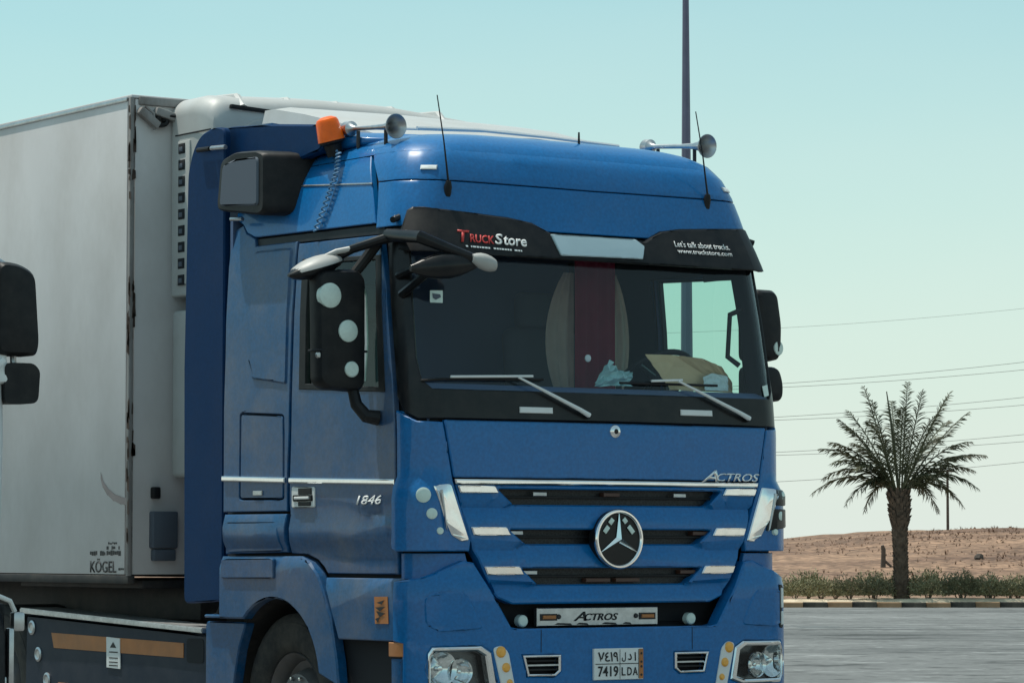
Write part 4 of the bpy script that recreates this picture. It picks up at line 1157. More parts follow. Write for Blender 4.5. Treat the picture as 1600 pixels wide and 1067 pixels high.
# ---- side air deflector flap behind the cab, with hinge bar
for sg in (-1, 1):
    prof = [(2.075, 1.06), (2.52, 1.04), (2.535, 2.4), (2.50, 3.55), (2.44, 3.68), (2.36, 3.755), (2.22, 3.785), (2.075, 3.775)]
    fm2 = plane_map((sg * 1.225, 0, 0), (sg * .10, 1, 0), (0, 0, 1), (sg, 0, 0))
    fmm = plane_map((sg * 1.235, 0, 0), (-sg * .0, 1, 0), (0, 0, 1), (sg, 0, 0))
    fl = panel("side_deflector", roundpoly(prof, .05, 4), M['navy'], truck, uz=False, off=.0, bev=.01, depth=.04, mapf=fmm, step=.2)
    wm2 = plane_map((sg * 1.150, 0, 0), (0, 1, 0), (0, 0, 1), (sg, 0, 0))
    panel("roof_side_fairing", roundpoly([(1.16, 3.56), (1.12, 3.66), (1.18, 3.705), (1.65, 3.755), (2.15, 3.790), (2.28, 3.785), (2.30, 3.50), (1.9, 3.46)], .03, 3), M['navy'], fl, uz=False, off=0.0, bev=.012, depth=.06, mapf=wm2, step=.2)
    tube("hinge_bar", [(sg * 1.26, 2.34, 3.664), (sg * 1.26, 2.20, 3.660)], .014, M['black'], fl, 8)
    tube("hinge_bar", [(sg * 1.26, 2.18, 3.660), (sg * 1.26, 2.02, 3.652)], .014, M['chrome_dull'], fl, 8)

# ---- mirrors
for sg in (-1, 1):
    def X(x): return -sg * x          # coordinates below are written for the near (negative x) side
    if sg > 0:       # driver's side: two slimmer housings folded closer to the door
        for (za, zb, xo) in ((2.435, 2.85, 1.475), (2.200, 2.405, 1.490)):
            ring = roundpoly([(1.275, za), (xo, za), (xo + .008, (za + zb) / 2), (xo - .03, zb), (1.275, zb)], .045, 4)
            cx, cz = 1.385, (za + zb) / 2
            mh = loft("mirror", [[(cx + (x - cx) * s, y, cz + (z - cz) * (1 - (1 - s) * .6)) for x, z in ring] for (y, s) in ((.50, 1.0), (.43, 1.0), (.37, .95), (.345, .82), (.338, .62))], M['black'], truck)
            bm = bmesh.new(); bm.faces.new([bm.verts.new((cx + (x - cx) * .9, .504, cz + (z - cz) * .9)) for x, z in ring]); from_bm("mirror_glass", bm, M['chrome'], mh, smooth=False)
            if za > 2.4: lathe("reflector", [(0, .012), (.040, .010), (.046, .0), (.046, -.03)], (1.445, .352, 2.51), (.25, -1, 0), M['dot'], mh, 20)
        tube("mirror_arm", [(1.23, .42, 2.86), (1.30, .43, 2.80), (1.31, .44, 2.4), (1.30, .43, 2.15), (1.24, .42, 2.10)], .022, M['black'], truck, 8)
        continue
    ring = roundpoly([(-1.625, 2.79), (-1.60, 2.828), (-1.37, 2.840), (-1.322, 2.80), (-1.322, 2.22), (-1.36, 2.185), (-1.56, 2.195), (-1.615, 2.23)], .05, 4)
    cx, cz = -1.475, 2.515
    lay = []
    for (y, s) in ((.515, .94), (.51, .98), (.47, 1.0), (.435, .975), (.412, .90), (.405, .72)):
        lay.append([(X(cx + (x - cx) * s), y, cz + (z - cz) * (1 - (1 - s) * .55)) for x, z in ring])
    mh = loft("mirror", lay, M['black'], truck)
    gp = [(X(cx + (x - cx) * .9), .519, cz + (z - cz) * .93) for x, z in ring]
    bm = bmesh.new(); f_ = bm.faces.new([bm.verts.new(p) for p in gp]); from_bm("mirror_glass", bm, M['chrome'], mh, smooth=False)
    for (x, z, r1) in ((-1.560, 2.690, .066), (-1.448, 2.506, .058), (-1.425, 2.304, .042)):
        yb = .402 if abs(x + 1.49) < .08 else .412
        lathe("reflector", [(0, .012), (r1 * .85, .012), (r1, .006), (r1, -.03)], (X(x), yb, z), (0, -1, 0), M['dot'], mh, 24)
    # crease between the two housings
    box("mirror_split", (X(-1.473), .462, 2.402), (.308, .108, .012), M['gap'], mh, bev=.003)
    lathe("knob", [(0, .012), (.014, .010), (.018, 0)], (X(-1.615), .43, 2.375), (0, -1, 0), M['chrome_dull'], mh, 12)
    # kerb mirror above, its sunlit top painted on as a pale shell
    kc = Vector((X(-1.575), .52, 2.845))
    lay = []
    for k in range(9):
        t = k / 8; th = pi * t
        xx = -.17 + .34 * t
        rr = .052 * (sin(th) ** .6 if 0 < t < 1 else 0.05) + .004
        lay.append([tuple(kc + Vector((sg * -xx if False else (-sg) * xx, cos(a) * rr * 1.8, sin(a) * rr + xx * .30))) for a in [2 * pi * q / 14 for q in range(14)]])
    km = loft("kerb_mirror", lay, M['black_gloss'], truck)
    lay = []
    for k in range(9):
        t = k / 8
        xx = -.165 + .33 * t
        rr = .058 * (sin(pi * t) ** .6 if 0 < t < 1 else 0.05) + .004
        c_ = kc + Vector((-sg * xx, 0, xx * .30))
        lay.append([tuple(c_ + Vector((0, cos(a) * rr * 1.75, sin(a) * rr))) for a in [pi * q / 10 for q in range(11)]] + [tuple(c_ + Vector((0, cos(a) * rr * 1.6, sin(a) * rr * .85))) for a in [pi * q / 10 for q in range(10, -1, -1)]])
    loft("kerb_mirror_cap", lay, M['cap_grey'], km)
    tube("mirror_arm", [(X(-1.46), .50, 2.900), (X(-1.40), .44, 2.945), (X(-1.30), .36, 2.985), (X(-1.205), .30, 3.02)], [.022, .024, .026, .030], M['black_gloss'], truck, 10)
    tube("mirror_arm", [(X(-1.60), .52, 2.87), (X(-1.48), .47, 2.93), (X(-1.36), .42, 2.955)], [.012, .015, .018], M['cap_grey'], truck, 10)  # pale arm: sunlit bracket top put into the colour
    tube("mirror_arm", [(X(-1.36), .48, 2.82), (X(-1.30), .46, 2.90), (X(-1.25), .42, 2.99)], [.028, .03, .032], M['black'], truck, 10)
    tube("mirror_rail", [(X(-1.315), .50, 2.80), (X(-1.285), .50, 2.70), (X(-1.275), .50, 2.45), (X(-1.29), .50, 2.25)], .015, M['chrome_dull'], truck, 8)
    tube("mirror_arm", [(X(-1.385), .46, 2.22), (X(-1.370), .44, 2.12), (X(-1.335), .40, 2.06), (X(-1.27), .38, 2.05)], [.030, .034, .038, .042], M['black'], truck, 10)
# front view mirror on the near corner: arm, painted pale highlight on the end, dark glass body
fa = tube("front_mirror_arm", [skin(-1.85, 3.02, .04), Vector((-1.26, .0, 2.985)), Vector((-1.10, -.08, 2.915)), Vector((-.97, -.13, 2.860))], [.036, .034, .028, .030], M['black_gloss'], truck, 10)
lay = []
for k in range(8):
    t = k / 7
    c = Vector((-1.33 + .36 * t, -.02 - .10 * t, 2.815 + .035 * t)); rr = .070 * max(.12, sin(pi * (.08 + .84 * t))) 
    lay.append([tuple(c + Vector((0, cos(a) * rr * .7, sin(a) * rr))) for a in [2 * pi * q / 14 for q in range(14)]])
loft("front_mirror_housing", lay, M['black_gloss'], fa)
lay = []
for k in range(6):
    t = k / 5
    c = Vector((-1.02 + .14 * t, -.135, 2.875 - .03 * t)); rr = .046 * max(.25, sin(pi * (.15 + .6 * t)))
    lay.append([tuple(c + Vector((0, cos(a) * rr, sin(a) * rr))) for a in [2 * pi * q / 12 for q in range(12)]])
loft("front_mirror_cap", lay, M['cap_grey'], fa)
tube("front_mirror_stay", [skin(-1.75, 2.80, .01), Vector((-1.24, .0, 2.84)), Vector((-1.02, -.11, 2.90))], [.022, .020, .018], M['black_gloss'], fa, 8)
tube("front_mirror_stay", [skin(-1.70, 2.70, .01), Vector((-1.22, -.02, 2.80))], [.024, .022], M['black_gloss'], fa, 8)

# ---- cab interior
ds = loft("dashboard", [[(x, y, z) for y, z in ((.09, 2.05), (.07, 2.20), (.20, 2.235), (.38, 2.24), (.48, 2.16), (.52, 1.95), (.52, 1.6), (.12, 1.6))] for x in (-1.15, -.4, .4, 1.15)], M['interior'], truck)
sw_ = lathe("steering_wheel", [(.225 + .017 * cos(t), .017 * sin(t)) for t in [2 * pi * k / 8 for k in range(8)]], (.76, .62, 2.33), (0, .62, .78), M['black'], truck, 36, close=True)
for a in (0, 120, 240):
    d0 = Vector((cos(radians(a + 90)), sin(radians(a + 90)) * .78, -sin(radians(a + 90)) * .62))
    tube("wheel_spoke", [Vector((.76, .62, 2.33)), Vector((.76, .62, 2.33)) + d0 * .22], .018, M['black'], sw_, 6)
for (x, m1, m2) in ((.62, 'interior_mid', 'interior_mid'), (-.62, 'interior_mid', 'interior_mid')):
    st_ = box("seat_base", (x, 1.25, 1.85), (.52, .52, .22), M[m1], truck, bev=.06, seg=3)
    box("seat_back", (x, 1.52, 2.27), (.50, .14, .78), M[m1], st_, Matrix.Rotation(radians(-8), 3, 'X'), .06, 3)
    box("headrest", (x, 1.60, 2.76), (.28, .10, .22), M[m2], st_, None, .04, 3)
# rear curtain with pale rounded side drapes and a burgundy centre
def drape(name, x0, x1, z0, z1, y, m_, amp, k_, shape=None):
    bm = bmesh.new(); rows = []
    for j in range(13):
        z = z0 + (z1 - z0) * j / 12; row = []
        for i in range(25):
            f = i / 24
            a, b = (x0, x1) if shape is None else shape(j / 12)
            x = a + (b - a) * f
            row.append(bm.verts.new((x, y + amp * sin(f * k_), z)))
        rows.append(row)
    for j in range(12):
        for i in range(24): bm.faces.new((rows[j][i], rows[j][i + 1], rows[j + 1][i + 1], rows[j + 1][i]))
    g = bmesh.ops.solidify(bm, geom=bm.faces[:], thickness=.008)
    return from_bm(name, bm, m_, truck, angle=80)
drape("seat_cover_stripe", .50, .79, 2.20, 3.02, 1.04, M['burgundy'], .010, 22)
drape("seat_cover", 0, 0, 2.24, 2.95, 1.08, M['beige'], .010, 16, lambda t: (.50 - .18 * sin(pi * min(1, .15 + t * .8)) ** .7, .52))
drape("seat_cover", 0, 0, 2.24, 2.95, 1.08, M['beige'], .010, 16, lambda t: (.77, .79 + .13 * sin(pi * min(1, .15 + t * .8)) ** .7))
# headliner shelf
box("headliner", (0, 1.15, 3.12), (2.26, 1.75, .05), M['interior'], truck, bev=.0)
for sg in (-1, 1):
    tube("grab_rail", [(sg * 1.17, .34, 2.72), (sg * 1.10, .36, 2.69), (sg * 1.09, .37, 2.45), (sg * 1.15, .34, 2.40)], .016, M['black'], truck, 8)

# things lying on the dashboard and hanging in the cab
def sheet(name, pts, m_, label, cat, thick=.003, crumple=.004):
    bm = bmesh.new(); f_ = bm.faces.new([bm.verts.new(p) for p in pts])
    bmesh.ops.triangulate(bm, faces=bm.faces[:]); bmesh.ops.subdivide_edges(bm, edges=bm.edges[:], cuts=1, use_grid_fill=True)
    bmesh.ops.triangulate(bm, faces=bm.faces[:])
    bmesh.ops.subdivide_edges(bm, edges=bm.edges[:], cuts=2, use_grid_fill=True)
    rc = random.Random(len(name)); ca = crumple
    for v in bm.verts: v.co += Vector((rc.uniform(-ca, ca) * .4, rc.uniform(-ca, ca), rc.uniform(-ca, ca) * .3))
    bmesh.ops.solidify(bm, geom=bm.faces[:], thickness=thick)
    return tag(from_bm(name, bm, m_, None, smooth=False), label, cat)
sheet("folded_board", [(.40, .24, 2.435), (.60, .235, 2.437), (.80, .235, 2.425), (.95, .25, 2.385), (1.06, .29, 2.30), (1.10, .34, 2.243), (.56, .22, 2.242), (.50, .22, 2.31)], M['yellow'],
      "curved mustard coloured board propped on the dashboard before the steering wheel", "board")
sheet("paper", [(.10, .30, 2.250), (.14, .28, 2.330), (.185, .275, 2.395), (.24, .28, 2.345), (.34, .285, 2.335), (.34, .30, 2.262)], M['teal_paper'],
      "crumpled pale teal paper standing on the middle of the dashboard", "paper", crumple=.022)
sheet("notepad", [(.80, .212, 2.246), (.98, .225, 2.246), (.985, .238, 2.330), (.87, .235, 2.345), (.80, .225, 2.32)], M['dot'],
      "pale notepad on the dashboard in front of the mustard board", "notepad")
o = lathe("round_pendant", [(0, .006), (.014, .006), (.020, .003), (.020, -.003), (0, -.006)], (.05, .30, 2.405), (0, -1, 0), M['white'], None, 20)
tag(o, "small round white pendant just left of the teal paper behind the windscreen", "pendant")

M['wheel_steel'] = mat('dusty_wheel_steel', (.16, .16, .165), .5, .7, var=.15, vscale=12, dirt=DUST, dirt_amt=.4, dirt_scale=8)
# ---- chassis, wheels, side skirt
def wheel(name, c, sg, parent, wdt=.30, R=.50):
    c = Vector(c); ax = Vector((sg, 0, 0))
    prof = [(.285, -wdt), (.33, -wdt), (.44, -wdt * 1.02), (.475, -wdt * .95), (R, -wdt * .80), (R, -.02), (.492, -.012), (.475, .0), (.455, .006), (.452, .010), (.40, .014), (.34, .006), (.295, -.010), (.280, -.03), (.280, -wdt)]
    t = lathe(name, prof, c, ax, M['rubber'], parent, 48)
    lathe("rim", [(.282, -.01), (.285, -.02), (.262, -.045), (.24, -.10), (.20, -.115), (.175, -.06), (.165, -.035), (.115, -.030), (.105, .01), (.085, .045), (0, .05)], c, ax, M['wheel_steel'], t, 36)
    for k in range(10):
        a = 2 * pi * k / 10
        lathe("wheel_nut", [(0, .022), (.010, .020), (.014, .012), (.014, -.01)], c + Vector((sg * -.035, cos(a) * .145, sin(a) * .145)), ax, M['chrome'], t, 6)
    for k in range(40):
        pass
    return t
for sg in (-1, 1):
    wheel("wheel", (sg * 1.16, 1.425, .5), sg, truck)
    wheel("wheel", (sg * 1.16, 5.05, .5), sg, truck, .55)
# inner arch liner
for sg in (-1, 1):
    bm = bmesh.new(); prev = None
    for k in range(15):
        a = radians(-5 + 190 * k / 14)
        y, z = 1.425 - .56 * cos(a), .55 + .54 * sin(a)
        cur = [bm.verts.new((sg * 1.23, y, z)), bm.verts.new((sg * .75, y, z))]
        if prev: bm.faces.new((prev[0], cur[0], cur[1], prev[1]))
        prev = cur
    from_bm("arch_liner", bm, M['metal_dark'], truck)
box("front_axle", (0, 1.425, .5), (1.8, .14, .14), M['metal_dark'], truck)
box("rear_axle", (0, 5.05, .5), (1.6, .2, .2), M['metal_dark'], truck)
for sg in (-1, 1):
    box("chassis_rail", (sg * .42, 3.3, .86), (.08, 5.0, .26), M['metal_dark'], truck)
box("fifth_wheel", (0, 4.7, 1.06), (.95, .9, .08), M['metal_dark'], truck, bev=.02)
box("catwalk", (0, 2.75, 1.0), (1.0, .7, .03), M['tread'], truck)
box("fuel_tank_body", (1.0, 3.2, .62), (.45, 1.3, .55), M['chrome_dull'], truck, bev=.08, seg=3)
# rear piece of the front wing, between wheel and skirt
for sg in (-1, 1):
    mpz = plane_map((sg * 1.245, 0, 0), (0, 1, 0), (0, 0, 1), (sg, 0, 0))
    mg = panel("mudguard", roundpoly([(1.79, .945), (2.245, .945), (2.245, .35), (1.96, .35), (1.925, .60), (1.87, .80)], .03, 3), BD, truck, uz=False, off=.0, bev=.008, depth=.06, mapf=mpz, step=.15)
    box("mudguard_ledge", (sg * 1.225, 2.03, .975), (.10, .36, .02), BD, mg)
# side skirt with tread-plate top, orange reflective strips, notice and round holes
sk = plane_map((-1.222, 0, .0), (0, 1, 0), (0, 0, 1), (-1, 0, 0))
skirt = panel("side_skirt", roundpoly([(2.262, .865), (4.54, .945), (4.56, .30), (2.262, .30)], .03, 3), M['navy_dark'], truck, uz=False, off=0.0, bev=.012, depth=.05, mapf=sk, step=.25)
bm = bmesh.new()
v = [bm.verts.new(p) for p in ((-1.262, 2.262, .875), (-1.262, 4.56, .955), (-1.00, 4.56, .955), (-1.00, 2.262, .875), (-1.262, 2.262, .905), (-1.262, 4.56, .988), (-1.00, 4.56, .988), (-1.00, 2.262, .905))]
for f_ in ((0, 1, 5, 4), (1, 2, 6, 5), (2, 3, 7, 6), (3, 0, 4, 7), (4, 5, 6, 7), (3, 2, 1, 0)): bm.faces.new([v[i] for i in f_])
bmesh.ops.recalc_face_normals(bm, faces=bm.faces)
bmesh.ops.bevel(bm, geom=bm.edges[:], offset=.006, segments=2, affect='EDGES')
tp = from_bm("tread_plate", bm, M['tread'], skirt)
panel("reflective_strip", [(2.535, .726), (2.535, .812), (4.195, .838), (4.16, .745)], M['orange_dull'], skirt, uz=False, off=.004, bev=.001, depth=.004, mapf=sk)
panel("reflective_strip", [(2.535, .42), (2.535, .505), (4.10, .535), (4.06, .44)], M['orange_dull'], skirt, uz=False, off=.004, bev=.001, depth=.004, mapf=sk)
nt = panel("notice_sticker", [(3.292, .640), (3.464, .645), (3.470, .828), (3.300, .822)], M['white'], skirt, uz=False, off=.008, bev=.001, depth=.006, mapf=sk)
for k, (a, b) in enumerate(((.70, .72), (.675, .69), (.655, .667), (.735, .745))):
    panel("notice_line", [(3.32, a - .0), (3.43, a), (3.43, a + .007), (3.32, a + .007)], M['print_black'], skirt, uz=False, off=.0095, bev=0, depth=0, mapf=sk)
panel("notice_mark", [(3.34, .765), (3.42, .765), (3.38, .80)], M['print_black'], skirt, uz=False, off=.0095, bev=0, depth=0, mapf=sk)
for (y, z) in ((4.46, .864), (4.37, .70), (4.25, .545)):
    lathe("skirt_hole_ring", [(.022, .004), (.034, .010), (.046, .004), (.046, -.004)], (-1.224, y, z), (-1, 0, 0), M['chrome_dull'], skirt, 18)
    lathe("skirt_hole_cap", [(0, .003), (.026, .004)], (-1.224, y, z), (-1, 0, 0), M['chrome_dull'], skirt, 18)
panel("skirt_recess", roundpoly([(2.30, .70), (2.50, .70), (2.50, .84), (2.30, .84)], .03, 3), M['gap'], skirt, uz=False, off=.003, bev=0, depth=.003, mapf=sk)
# cab rear bellows / cables
for k in range(5):
    tube("air_line", [(-1.10 + k * .035, 2.30, 1.05), (-1.10 + k * .035, 2.36, .98), (-1.08 + k * .035, 2.44, .97)], .012, M['red'] if k % 2 else M['black'], truck, 6)

# ================================================================== refrigerated trailer
tr = empty("trailer", (0, 3.07, 0))
tag(tr, "white box semi-trailer with a front cooling unit, coupled behind the blue tractor", "trailer")
def T(o): o.location = -tr.location; return o
TY, TZ0, TZ1, TL = 3.07, 1.195, 4.055, 13.6
T(box("side_panel", (-1.285, TY + TL / 2 + .02, (TZ0 + TZ1) / 2), (.03, TL - .06, TZ1 - TZ0 - .02), M['white_trailer'], tr, bev=.004))
T(box("side_panel", (1.285, TY + TL / 2 + .02, (TZ0 + TZ1) / 2), (.03, TL - .06, TZ1 - TZ0 - .02), M['white_trailer'], tr, bev=.004))
T(box("front_panel", (0, TY + .02, (TZ0 + TZ1) / 2), (2.54, .03, TZ1 - TZ0 - .02), M['white_trailer'], tr, bev=.004))
T(box("rear_panel", (0, TY + TL, (TZ0 + TZ1) / 2), (2.54, .03, TZ1 - TZ0 - .02), M['white_trailer'], tr, bev=.004))
T(box("trailer_roof", (0, TY + TL / 2, TZ1 + .004), (2.60, TL, .02), M['white_trailer'], tr, bev=.006))
for sg in (-1, 1):
    T(box("corner_post", (sg * 1.292, TY + .012, (TZ0 + TZ1) / 2), (.030, .030, TZ1 - TZ0), M['rust'], tr, bev=.008))
    T(box("bottom_rail", (sg * 1.28, TY + TL / 2, TZ0 - .02), (.05, TL, .05), M['metal_dark'], tr, bev=.006))
    T(box("top_rail", (sg * 1.292, TY + TL / 2, TZ1 - .012), (.032, TL - .1, .026), M['chrome_dull'], tr, bev=.004))
T(box("head_rail", (0, TY + .0, TZ1 - .02), (2.5, .03, .05), M['rust'], tr, bev=.006))
T(box("underframe", (0, TY + TL / 2, TZ0 - .16), (1.5, TL - .2, .22), M['metal_dark'], tr, bev=.01))
T(box("coupler_plate", (0, TY + .9, TZ0 - .05), (2.3, 1.6, .05), M['metal_dark'], tr, bev=.01))
# front wall fittings: upper bracket, ring lamp, hose, service box
T(box("corner_gusset", (-1.20, TY - .03, 3.93), (.16, .05, .05), M['rust'], tr, Matrix.Rotation(radians(35), 3, 'Y'), .01))
T(box("corner_gusset", (-1.01, TY - .03, 3.94), (.30, .05, .05), M['rust'], tr, Matrix.Rotation(radians(14), 3, 'Y'), .01))
T(lathe("marker_lamp", [(.02, .03), (.032, .034), (.044, .03), (.044, -.02), (.02, -.02)], (-1.105, TY - .01, 3.925), (0, -1, 0), M['black'], tr, 20, close=True))
T(tube("cable", [(-1.105, TY - .02, 3.92), (-1.06, TY - .05, 3.95), (-.98, TY - .06, 3.95), (-.93, TY - .1, 3.90)], .010, M['black'], tr, 6))
T(tube("cable", [(-1.22, TY - .02, 4.0), (-1.17, TY - .04, 3.96), (-1.16, TY - .03, 3.86)], .009, M['rust'], tr, 6))
T(box("socket", (-1.13, TY - .02, 1.69), (.05, .05, .07), M['black'], tr, bev=.01))
sb = T(box("service_box", (-1.075, TY - .02, 1.47), (.17, .06, .22), M['interior_mid'], tr, bev=.01))
sb2 = T(box("service_box", (-1.075, TY - .02, 1.32), (.15, .05, .07), M['interior_mid'], tr, bev=.01))
bm = bmesh.new()
arc = [(3.42, 1.80), (3.39, 1.745), (3.33, 1.70), (3.25, 1.665), (3.16, 1.645), (3.09, 1.638)]
for (y, z), (y2, z2) in zip(arc, arc[1:]):
    bm.faces.new([bm.verts.new((-1.3025, y, z + .02)), bm.verts.new((-1.3025, y2, z2 + .022)), bm.verts.new((-1.3025, y2, z2 - .025)), bm.verts.new((-1.3025, y, z - .02))])
M['scuff'] = mat("scuff_grey", (.20, .18, .18), .6, var=.12, vscale=9)
T(from_bm("scuff_mark", bm, M['scuff'], tr, smooth=False))
tm = plane_map((-1.3025, 0, 0), (0, -1, 0), (0, 0, 1), (-1, 0, 0))
def tmo(y, z): return plane_map((-1.3022, y, z), (0, -1, 0), (0, 0, 1), (-1, 0, 0))
T(text_obj("lettering", "K\u00d6GEL", .1, PB, tmo(3.545, 1.215), tr, bold=.01, width=.33, height=.085))
bm = bmesh.new()
r5 = random.Random(11)
def blocks(y0, y1, z0, z1, f):
    y = y0
    while y > y1:
        w_ = r5.uniform(.012, .03)
        if r5.random() < f:
            a, b = z0 + r5.uniform(0, .008), z1 - r5.uniform(0, .008)
            bm.faces.new([bm.verts.new((-1.3022, y, a)), bm.verts.new((-1.3022, y - w_, a)), bm.verts.new((-1.3022, y - w_, b)), bm.verts.new((-1.3022, y, b))])
        y -= w_ + .004
blocks(3.55, 3.36, 1.315, 1.345, .95); blocks(3.34, 3.17, 1.315, 1.35, .95); blocks(3.34, 3.17, 1.352, 1.375, .6); blocks(3.32, 3.22, 1.383, 1.40, .9); blocks(3.19, 3.11, 1.225, 1.25, .7)
T(from_bm("small_print", bm, PB, tr, smooth=False))["kind"] = "stuff"

# cooling unit on the front wall
lay = []
for (y, sx, ztop) in ((3.05, 1.0, 4.06), (2.80, 1.0, 4.06), (2.66, .992, 4.03), (2.605, .975, 3.985), (2.59, .95, 3.93)):
    hw = 1.03 * sx
    P = roundpoly([(-hw, 2.86), (-hw, ztop - .07), (-hw * .93, ztop), (-.3, ztop + .03), (.3, ztop + .03), (hw * .90, ztop - .02), (hw, ztop - .09), (hw, 2.86)], [.02, .06, .08, .1, .1, .1, .06, .02], 4)
    lay.append([(x, y, z) for x, z in P])
fu = T(loft("cooling_unit", lay, M['fridge'], tr, angle=40))
for (x, h) in ((-.80, .012), (-.45, .016), (-.1, .018), (.30, .016), (.65, .012)):
    tube("cover_rib", [(x, 2.61, 3.97), (x + .02, 2.72, 4.035 + h), (x + .05, 3.0, 4.055 + h)], .030, M['fridge'], fu, 8)
fmap = plane_map((0, 2.592, 0), (1, 0, 0), (0, 0, 1), (0, -1, 0))
panel("front_fascia", roundpoly([(-.95, 2.90), (-.95, 3.62), (-.90, 3.80), (-.72, 3.92), (.75, 3.90), (.95, 3.70), (.95, 2.90)], .05, 4), M['fridge'], fu, uz=False, off=.012, bev=.012, depth=.03, mapf=fmap, step=.3)
box("fascia_line", (0, 2.578, 3.80), (1.8, .006, .012), M['gap'], fu, bev=0)
box("black_trim", (-.50, 2.585, 3.955), (.80, .03, .022), M['black'], fu, Matrix.Rotation(radians(3), 3, 'Y'), .004)
box("side_seam", (-1.031, 2.80, 3.83), (.006, .42, .008), M['gap'], fu, bev=0)
box("side_rail", (-1.034, 2.905, 3.36), (.012, .16, .86), M['fridge'], fu, bev=.004)
for k in range(9):
    z = 3.745 - k * .0985
    box("vent_slot", (-1.041, 2.915, z), (.008, .075, .062), M['gap'], fu, bev=.003)
    box("vent_louvre", (-1.045, 2.920, z - .004), (.005, .040, .028), M['interior_mid'], fu, bev=.002)
T(box("unit_neck", (0, 2.88, 2.82), (1.80, .30, .10), M['metal_dark'], tr, bev=.01))
T(box("unit_lower_case", (0, 2.86, 2.28), (2.06, .38, 1.00), M['fridge'], tr, bev=.03, seg=3))
T(text_obj("unit_print", "AC", .1, PB, plane_map((-1.195, 2.642, 2.665), (1, 0, 0), (0, 0, 1), (0, -1, 0)), tr, width=.05, height=.035)) if False else None
# trailer wheels and landing legs
for y in (11.2, 12.5, 13.8):
    for sg in (-1, 1):
        t_ = wheel("wheel", (sg * 1.25, y, .5), sg, tr, .38); t_.location = -tr.location
    T(box("axle", (0, y, .5), (1.9, .14, .14), M['metal_dark'], tr))
for sg in (-1, 1):
    T(box("landing_leg", (sg * .8, 6.2, .78), (.12, .12, .75), M['metal_dark'], tr)); T(box("landing_foot", (sg * .8, 6.2, .40), (.25, .25, .03), M['metal_dark'], tr))

# ================================================================== white truck parked alongside
nb = empty("parked_truck", (-4.88, .1, 0))
tag(nb, "white parked truck at the left edge, only its cab corner and black mirrors showing", "truck")
def N(o): o.location = -nb.location; return o
x0, x1 = -6.12, -3.605
def nring(z, inset=0.0, fy=0.0, back=2.1):
    P = roundpoly([(x0 + inset, .0 + fy), (x1 - inset, .0 + fy), (x1 - inset, back), (x0 + inset, back)], [.16, .16, .03, .03], 6)
    return [(x, y, z) for x, y in P]
N(loft("cab_body", [nring(1.17, .02, .06), nring(1.20, 0, .03), nring(1.9, 0, 0), nring(2.15, 0, .01)], M['white'], nb))
N(loft("cab_upper", [nring(2.95, .05, .16), nring(3.15, .06, .20), nring(3.35, .12, .30), nring(3.42, .25, .45)], M['white'], nb))
N(loft("cab_glass", [nring(2.15, .03, .03), nring(2.95, .07, .18)], M['black_gloss'], nb, cap=False))
for sx in (x0 + .06, x1 - .06):
    N(box("pillar", (sx, .14, 2.55), (.10, .10, .82), M['white'], nb, Matrix.Rotation(radians(-11), 3, 'X'), .02))
N(loft("bumper", [nring(.45, .03, .0, .5), nring(.50, .0, -.06, .5), nring(.95, .0, -.05, .5), nring(1.12, .02, .0, .5)], M['black'], nb))
N(box("cab_door_line", (x1 - .002, 1.0, 1.75), (.012, .012, 1.0), M['gap'], nb, bev=0))
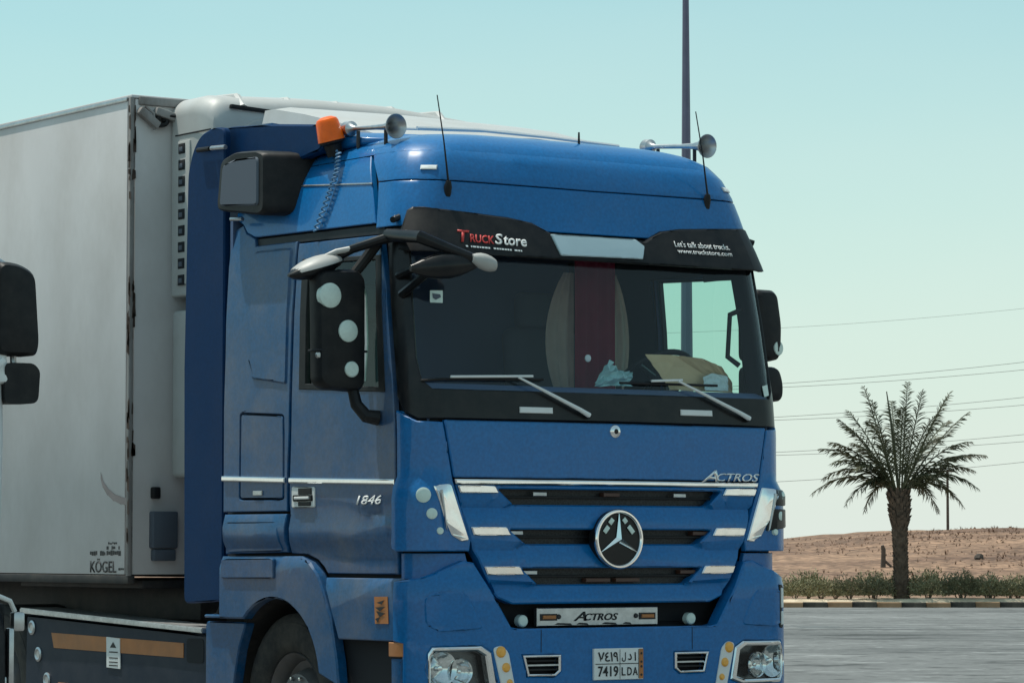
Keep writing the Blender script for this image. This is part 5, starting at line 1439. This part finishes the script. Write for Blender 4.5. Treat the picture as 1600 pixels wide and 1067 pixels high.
for sg in (-1, 1):
    xx = -4.8875 + sg * 1.0
    N(box("headlamp", (xx, -.04, .80), (.36, .10, .20), M['chrome_dull'], nb, bev=.03, seg=3))
    t_ = wheel("wheel", (-4.8875 + sg * 1.13, 1.4, .5), sg, nb); t_.location = -nb.location
    # mirrors on an arm
    mx = -4.8875 + sg * (1.2325 + .07)
    pz = roundpoly([(-.10, 2.29), (.115, 2.29), (.13, 2.35), (.105, 2.69), (.02, 2.735), (-.10, 2.745)], .05, 4)
    N(loft("mirror", [[(mx + sg * x, y, z) for x, z in pz] for y in (.14, .03)] + [[(mx + sg * (x * .9), .005, 2.51 + (z - 2.51) * .93) for x, z in pz], [(mx + sg * (x * .6), -.005, 2.51 + (z - 2.51) * .7) for x, z in pz]], M['black'], nb))
    pz = roundpoly([(-.055, 2.055), (.125, 2.06), (.135, 2.22), (.10, 2.255), (-.055, 2.255)], .04, 4)
    N(loft("mirror", [[(mx + sg * x, y, z) for x, z in pz] for y in (.02, .13)], M['black'], nb))
    N(tube("mirror_arm", [(mx - sg * .14, .12, 2.80), (mx, .10, 2.72), (mx + sg * .03, .10, 2.25), (mx - sg * .14, .12, 2.10)], .018, M['chrome_dull'], nb, 8))
    N(box("mirror_clip", (mx - sg * .10, .0, 2.245), (.07, .03, .028), M['white'], nb, Matrix.Rotation(radians(-40 * sg), 3, 'Y'), .004))
    # bright step brackets low on the corner
    sx = -4.8875 + sg * 1.27
    N(tube("step_bar", [(sx - sg * .07, -.02, 1.135), (sx, -.01, 1.11), (sx + sg * .04, .02, 1.06)], .012, M['white'], nb, 8))
    N(box("step_bracket", (sx + sg * .055, .02, 1.01), (.06, .05, .09), M['chrome_dull'], nb, bev=.01))
    N(box("step_bracket", (sx + sg * .015, .02, .84), (.03, .05, .28), M['chrome_dull'], nb, bev=.01))
    N(box("step_bracket", (sx - sg * .02, .02, .70), (.03, .04, .10), M['chrome_dull'], nb, bev=.01))
    N(box("step_side", (sx - sg * .03, .30, .80), (.08, .5, .60), M['black'], nb, bev=.02))
N(box("chassis", (-4.8875, 3.5, .85), (.9, 5.5, .28), M['metal_dark'], nb))


# raised pale spoiler on the cab roof, ahead of the cooling unit
bm = bmesh.new()
lay = []
for (y, z, a, b) in ((1.00, 3.66, -.85, .90), (1.35, 3.765, -.90, .98), (1.75, 3.86, -.92, 1.02), (2.10, 3.925, -.90, 1.00), (2.25, 3.935, -.88, .95)):
    lay.append([(a, y, z - .10), (a + .02, y, z - .02), (a + .12, y, z + .0), (0, y, z + .012), (b - .16, y, z), (b - .05, y, z - .03), (b, y, z - .10)])
loft("roof_spoiler", lay, M['fridge'], truck, angle=50)

# rust and grime blotches along the trailer's front corner
bm = bmesh.new(); r6 = random.Random(21)
for k in range(90):
    z = r6.choice((r6.uniform(3.45, 4.0), r6.uniform(2.55, 2.95), r6.uniform(1.3, 2.2)))
    w_, h_ = r6.uniform(.006, .020), r6.uniform(.015, .09)
    if r6.random() < .45:
        y = 3.062 + r6.uniform(0, .02); P = [(-1.3078, y + sx * w_ * r6.uniform(.5, 1), z + sz * h_ * r6.uniform(.5, 1)) for sx, sz in ((-1, -1), (1, -.7), (1, .8), (-.6, 1))]
    else:
        x = -1.285 + abs(r6.gauss(0, .035)); P = [(x + sx * w_ * r6.uniform(.5, 1), 3.066 if x < -1.274 else 3.0835, z + sz * h_ * r6.uniform(.5, 1)) for sx, sz in ((-1, -1), (1, -.7), (1, .8), (-.6, 1))]
        if x < -1.274: P = [(px, 3.0655, pz) for px, py, pz in P]
    bm.faces.new([bm.verts.new(p) for p in P])
M['rust_dark'] = mat("rust_brown", (.055, .035, .026), .9, var=.3, vscale=30)
o = from_bm("rust_stain", bm, M['rust_dark'], tr, smooth=False); o.location = -tr.location; o["kind"] = "stuff"
